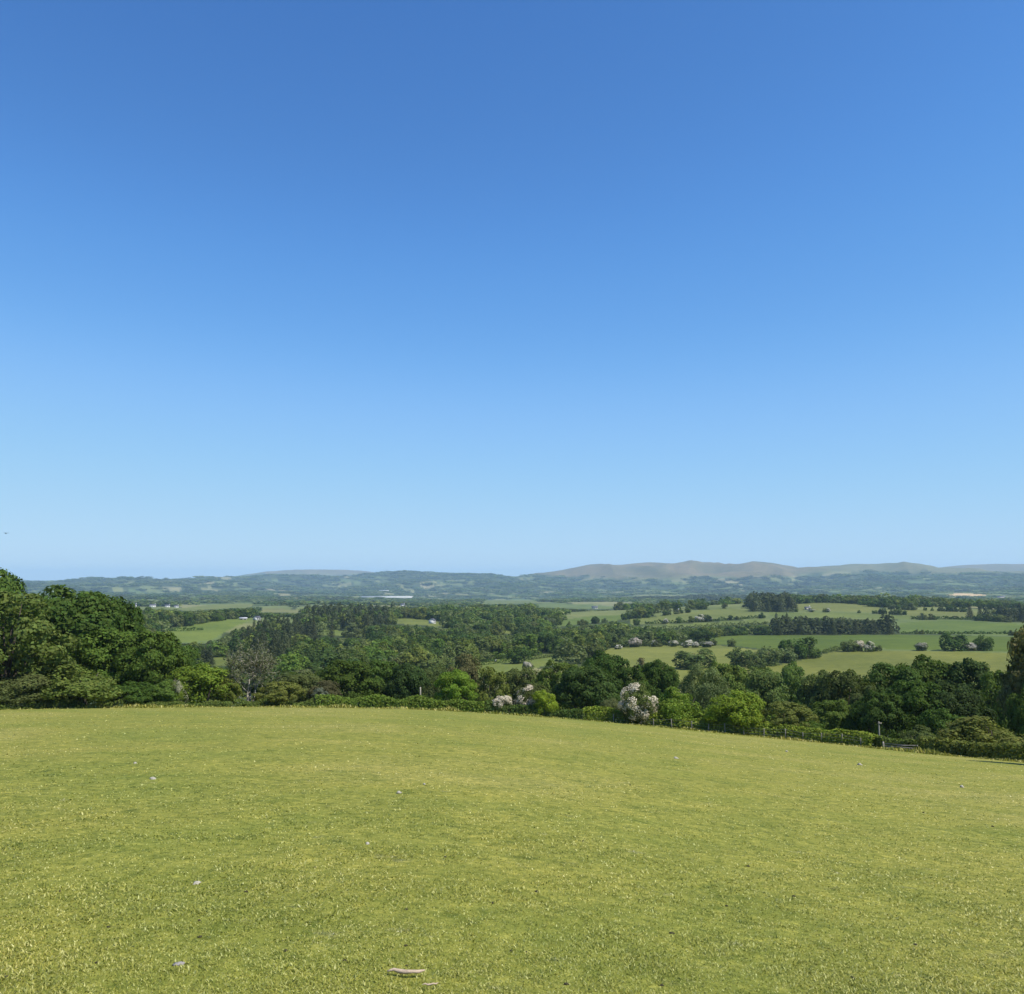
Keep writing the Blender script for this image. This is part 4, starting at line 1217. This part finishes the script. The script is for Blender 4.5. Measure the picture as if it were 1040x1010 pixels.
make_house(820, 619.5, 5, 2.8, 'cream farmhouse on the pale ridge field', wall=M_CREAM, rmin=1000)
make_house(979, 614, 14, 3.2, 'long white farm building below the tan field', 'barn', M_WHITE, M_SHEET, 0.4, chimney=False, rmin=1500, cat='barn')
make_house(967, 617.5, 5, 3, 'white cottage beside the long white farm building', rmin=1500)
make_house(1005, 616, 4, 3.6, 'white house with a gable below the tan field', rot=0.7, rmin=1500)
make_house(1017, 609, 6, 3, 'cream house beyond the end of the tan field', wall=M_CREAM, rmin=2000)

# ------------------------------------------------------------------ grass and small things on the field
def near_ground(px, py):
    az, t = ray(px, py)
    A, B = np.interp(az, fine_az, C_A), np.interp(az, fine_az, C_B)
    # t = -EYE/r - A - B r  ->  B r^2 + (A+t) r + EYE = 0 (smaller root: first meeting)
    b = A + t
    disc = np.maximum(b * b - 4 * B * EYE, 0)
    r = (-b - np.sqrt(disc)) / (2 * B)
    return az, r

def make_grass(n):
    g = np.random.default_rng(12)
    px = g.uniform(-330, 1370, n)
    ed = np.interp(px, E_PX, E_PY)
    py = ed + (1080 - ed) * g.uniform(0, 1, n) ** 0.9
    az, r = near_ground(px, py)
    r = r * g.uniform(0.97, 1.03, n)
    re = np.interp(az, fine_az, C_R)
    ok = (r > 1.5) & (r < re * 1.005)
    az, r, re_ok = az[ok], r[ok], re[ok]
    # rank growth left standing along the far edge
    m = 42000
    az2 = g.uniform(-0.72, 0.78, m)
    re2 = np.interp(az2, fine_az, C_R)
    az = np.concatenate([az, az2]); r = np.concatenate([r, re2 + g.normal(-0.2, 0.7, m)]); re_ok = np.concatenate([re_ok, re2]); n = len(r)
    x, y = r * np.sin(az), r * np.cos(az)
    z = ground_z(az, r)
    tuft = 0.55 + 0.55 * vnoise(x * 1.4, y * 1.4, 5) ** 1.6 + 0.55 * vnoise(x * 7, y * 7, 15) ** 2
    rim = np.clip((r - (re_ok - 5)) / 4, 0, 1)
    tuft = tuft * (1 + rim * 7.0 * vnoise(x * 0.8, y * 0.8, 25) ** 2.5)
    h = np.maximum(0.024, 0.0015 * r ** 0.9) * g.uniform(0.5, 1.5, n) * tuft
    h = np.minimum(h, 0.085 + 0.3 * rim)
    lean = g.uniform(0.5, 3.2, n) * (1 + r / 30)
    edge_k = np.zeros(n, bool); edge_k[-m:] = True
    h = np.where(edge_k, g.uniform(0.05, 0.42, n) * (0.15 + 1.5 * vnoise(x * 0.45, y * 0.45, 35) ** 3 + 0.5 * vnoise(x * 2, y * 2, 37) ** 2), h)
    lean = np.where(edge_k, g.uniform(0.1, 0.9, n), lean)
    w = np.maximum(0.0030, 0.00062 * r) * g.uniform(0.6, 1.4, n)
    a = g.uniform(0, 2 * math.pi, n)
    dx, dy = np.cos(a), np.sin(a)
    b = a + math.pi / 2 + g.normal(0, 0.5, n)
    sx, sy = np.cos(b), np.sin(b)
    hz = h / np.sqrt(1 + lean ** 2); hl = hz * lean
    P = np.stack([x, y, z - 0.004], 1)
    S = np.stack([sx, sy, np.zeros(n)], 1) * w[:, None]
    midp = P + np.stack([dx * hl * 0.42, dy * hl * 0.42, hz * 0.62], 1)
    tip = P + np.stack([dx * hl, dy * hl, hz], 1)
    v = np.stack([P - S, P + S, midp + S * 0.8, midp - S * 0.8, tip], 1).reshape(-1, 3)
    k = np.arange(n) * 5
    q = np.stack([k, k + 1, k + 2, k + 3], 1)
    t = np.stack([k + 3, k + 2, k + 4], 1)
    me = mesh_np('grass', v, [q, t], sward_blade_material())
    return tag(link('grass', me), 'short grazed yellow green grass of the sloping pasture', 'grass', None, 'stuff')
make_grass(800000)

def lump(name, px, py, w_px, h_px, mat, label, cat, group, seed):
    az, r = near_ground(px, py)
    az, r = float(az), float(r)
    s, hs = w_px * r / F / 2, h_px * r / F
    g = np.random.default_rng(seed)
    nu, nv = 10, 6
    vs = []
    for j in range(nv + 1):
        ph = math.pi * j / nv
        for i in range(nu):
            th = 2 * math.pi * i / nu
            k = 1 + 0.28 * float(g.normal()) * math.sin(ph)
            vs.append((s * math.sin(ph) * math.cos(th) * k, s * 0.75 * math.sin(ph) * math.sin(th) * k, hs * 0.6 * math.cos(ph) + hs * 0.12))
    q = [(j * nu + i, (j + 1) * nu + i, (j + 1) * nu + (i + 1) % nu, j * nu + (i + 1) % nu) for j in range(nv) for i in range(nu)]
    o = link(name, mesh_np(name, np.array(vs), np.array(q), mat, True), None, (r * math.sin(az), r * math.cos(az), float(ground_z(az, r))))
    o.rotation_euler = (0, 0, g.uniform(0, 6))
    return tag(o, label, cat, group)
SP_ = 'small pale stone lying alone in the short grass'
for k, (x, y, w, h, lab) in enumerate([
        (405, 806, 7, 4.5, 'roundish pale stone in the open middle of the pasture'), (155, 792, 9, 3.5, 'flat pale stone in the pasture below the wide grey green bush'),
        (137, 776.5, 4, 3, None), (431, 797, 4, 3, None), (686, 771.5, 5, 3.5, 'pale stone in the pasture below the bright fence bush'),
        (873, 777, 5, 3.5, 'pale stone in the pasture below the gate'), (977, 800, 5, 4, 'white stone in the pasture well below the tall hedge'), (799, 764, 4, 2.5, None),
        (200, 895, 9, 4, 'flat whitish stone lying nearer the grey stone'), (373, 859, 6, 4, None)]):
    lump('stone', x, y, w * 0.85, h * 0.75, M_ROCK, lab or SP_, 'stone', None if lab else 'small pale stones on the pasture', 60 + k)
lump('stone', 182, 978, 11, 3.2, M_GREYROCK, 'flat dull grey stone half sunk in the short grass', 'stone', None, 90)
g = np.random.default_rng(31)
DR = [(412, 922), (413, 983), (500, 917), (412, 962), (519, 965), (535, 966), (98, 978), (202, 935), (203, 950), (738, 920), (806, 912), (682, 948), (930, 961), (938, 826), (1008, 840), (640, 797), (592, 856), (672, 1002), (110, 940), (290, 965), (6, 993), (350, 978), (452, 872), (575, 1000), (866, 995), (545, 905), (760, 880), (320, 880), (250, 905), (60, 905)]
for k, (x, y) in enumerate(DR):
    s = 2.0 + (y - 780) / 220 * 2.6
    lump('dung_pellet', x, y, s * g.uniform(0.8, 1.3), s * 0.55, M_DUNG, 'small dark sheep dropping in the short grass', 'dropping', 'dark sheep droppings scattered on the pasture', 120 + k)

def stick(px, py, L_px, label, seed, tilt):
    az, r = near_ground(px, py); az, r = float(az), float(r)
    L = L_px * r / F
    g = np.random.default_rng(seed)
    mb = MB()
    n = 7
    pts = [(L * (i / (n - 1) - 0.5), 0.012 * math.sin(i * 1.3) * L / 0.18, 0.032 + 0.004 * math.sin(i * 2.1)) for i in range(n)]
    mb.tube(pts, np.array([0.35, 0.8, 1.15, 1.1, 0.85, 0.9, 0.4]) * L * 0.052, 7)
    o = link('stick', mb.mesh('stick', M_STICK, True), None, (r * math.sin(az), r * math.cos(az), float(ground_z(az, r))))
    o.rotation_euler = (0, 0.03, -az + tilt)
    tag(o, label, 'stick')
stick(412, 994, 36, 'bleached wooden stick lying flat in the grass, the longer of two', 1, -0.05)
stick(437, 1006, 16, 'shorter bleached stick just below the longer one', 2, 0.25)

# a bird far up over the wood
def make_bird():
    az, t = ray(6, 542); r = 170.0
    p = np.array([r * math.sin(az), r * math.cos(az), r * float(t)])
    mb = MB()
    mb.tube([(0, -0.24, 0), (0, -0.17, 0.01), (0, -0.05, 0.01), (0, 0.12, 0), (0, 0.3, -0.01)], [0.02, 0.05, 0.07, 0.05, 0.02], 8)
    for s in (-1, 1):
        mb.add([(0, -0.12, 0.03), (0, 0.08, 0.03), (s * 0.28, -0.14, 0.12), (s * 0.28, 0.02, 0.12), (s * 0.55, -0.02, 0.06), (s * 0.5, 0.06, 0.06),
                (0, -0.12, 0.05), (0, 0.08, 0.045), (s * 0.28, -0.14, 0.135), (s * 0.28, 0.02, 0.13), (s * 0.55, -0.02, 0.065), (s * 0.5, 0.06, 0.065)],
               [(0, 2, 3, 1), (2, 4, 5, 3), (6, 7, 9, 8), (8, 9, 11, 10), (0, 6, 8, 2), (2, 8, 10, 4), (1, 3, 9, 7), (3, 5, 11, 9)])
    o = link('bird', mb.mesh('bird', M_FEATHER), None, p)
    o.rotation_euler = (0, 0, 1.0)
    tag(o, 'small dark bird flying in the sky above the tallest tree', 'bird')
make_bird()
print('built', round(time.time() - T0, 1))

# ------------------------------------------------------------------ air
def make_haze():
    m, nt, out = new_mat('valley_air')
    v = nt.nodes.new('ShaderNodeVolumePrincipled')
    v.inputs['Color'].default_value = (0.53, 0.77, 1.0, 1)
    v.inputs['Density'].default_value = 6.5e-5
    v.inputs['Anisotropy'].default_value = 0.0
    nt.links.new(v.outputs[0], out.inputs['Volume'])
    lo, hi = float(TZ.min()) - 1.5, float(TZ.max()) + 25.0
    mb = MB(); mb.box((0, 0, (lo + hi) / 2), (46000, 46000, hi - lo))
    o = link('haze', mb.mesh('haze', m))
    return tag(o, kind='stuff')
make_haze()

# ------------------------------------------------------------------ light, sky, camera
SUN_AZ, SUN_EL = math.radians(114), math.radians(55)
sv = Vector((math.sin(SUN_AZ) * math.cos(SUN_EL), math.cos(SUN_AZ) * math.cos(SUN_EL), math.sin(SUN_EL)))
sun = bpy.data.lights.new('sun', 'SUN')
sun.energy = 4.6
sun.angle = math.radians(0.5)
sun.color = (1.0, 0.95, 0.86)
so = link('sun', sun)
so.rotation_euler = sv.to_track_quat('Z', 'Y').to_euler()
so.location = (0, 0, 300)

world = bpy.data.worlds.new('World')
scene.world = world
world.use_nodes = True
nt = world.node_tree
bg = nt.nodes['Background']
sky = nt.nodes.new('ShaderNodeTexSky')
sky.sky_type = 'NISHITA'
sky.sun_disc = False
sky.sun_elevation = SUN_EL
sky.sun_rotation = SUN_AZ
sky.altitude = 100
sky.air_density = 0.7
sky.dust_density = 0.0
sky.ozone_density = 6.0
EXPO = 0.5
# the clear deep blue of the day: the sky's own colours through a film-like curve
dim = nt.nodes.new('ShaderNodeVectorMath'); dim.operation = 'SCALE'; dim.inputs['Scale'].default_value = 0.1
cur = nt.nodes.new('ShaderNodeRGBCurve')
gain = nt.nodes.new('ShaderNodeVectorMath'); gain.operation = 'SCALE'; gain.inputs['Scale'].default_value = 10.0 / 2 ** EXPO
nt.links.new(sky.outputs[0], dim.inputs[0]); nt.links.new(dim.outputs[0], cur.inputs['Color'])
nt.links.new(cur.outputs[0], gain.inputs[0]); nt.links.new(gain.outputs[0], bg.inputs['Color'])
cm = cur.mapping
cm.use_clip = False
for ch, pts in enumerate(([(0, 0), (0.035, 0.035), (0.059, 0.067), (0.092, 0.13), (0.167, 0.28), (0.407, 0.47), (1, 0.66)],
                          [(0, 0), (0.07, 0.12), (0.115, 0.212), (0.177, 0.36), (0.307, 0.56), (0.585, 0.705), (1, 0.80)],
                          [(0, 0), (0.15, 0.36), (0.255, 0.578), (0.367, 0.80), (0.551, 0.93), (0.702, 0.93), (1, 0.96)])):
    c = cm.curves[ch]
    c.points[0].location = pts[0]; c.points[1].location = pts[-1]
    for p in pts[1:-1]: c.points.new(*p)
    for p in c.points: p.handle_type = 'AUTO_CLAMPED'
cm.update()
bg.inputs['Strength'].default_value = 0.10

cam = bpy.data.cameras.new('camera')
cam.sensor_fit = 'HORIZONTAL'
cam.angle = 2 * math.atan(520 / F)
cam.clip_start = 0.1
cam.clip_end = 60000
co = link('camera', cam)
co.location = (0, 0, 0)
co.rotation_euler = (math.pi / 2 + PITCH, 0, 0)
scene.camera = co

scene.view_settings.view_transform = 'Standard'
scene.view_settings.look = 'None'
scene.view_settings.exposure = EXPO
scene.view_settings.gamma = 1.0
scene.cycles.max_bounces = 6
scene.cycles.transparent_max_bounces = 4
scene.cycles.volume_bounces = 1
print('done', round(time.time() - T0, 1))
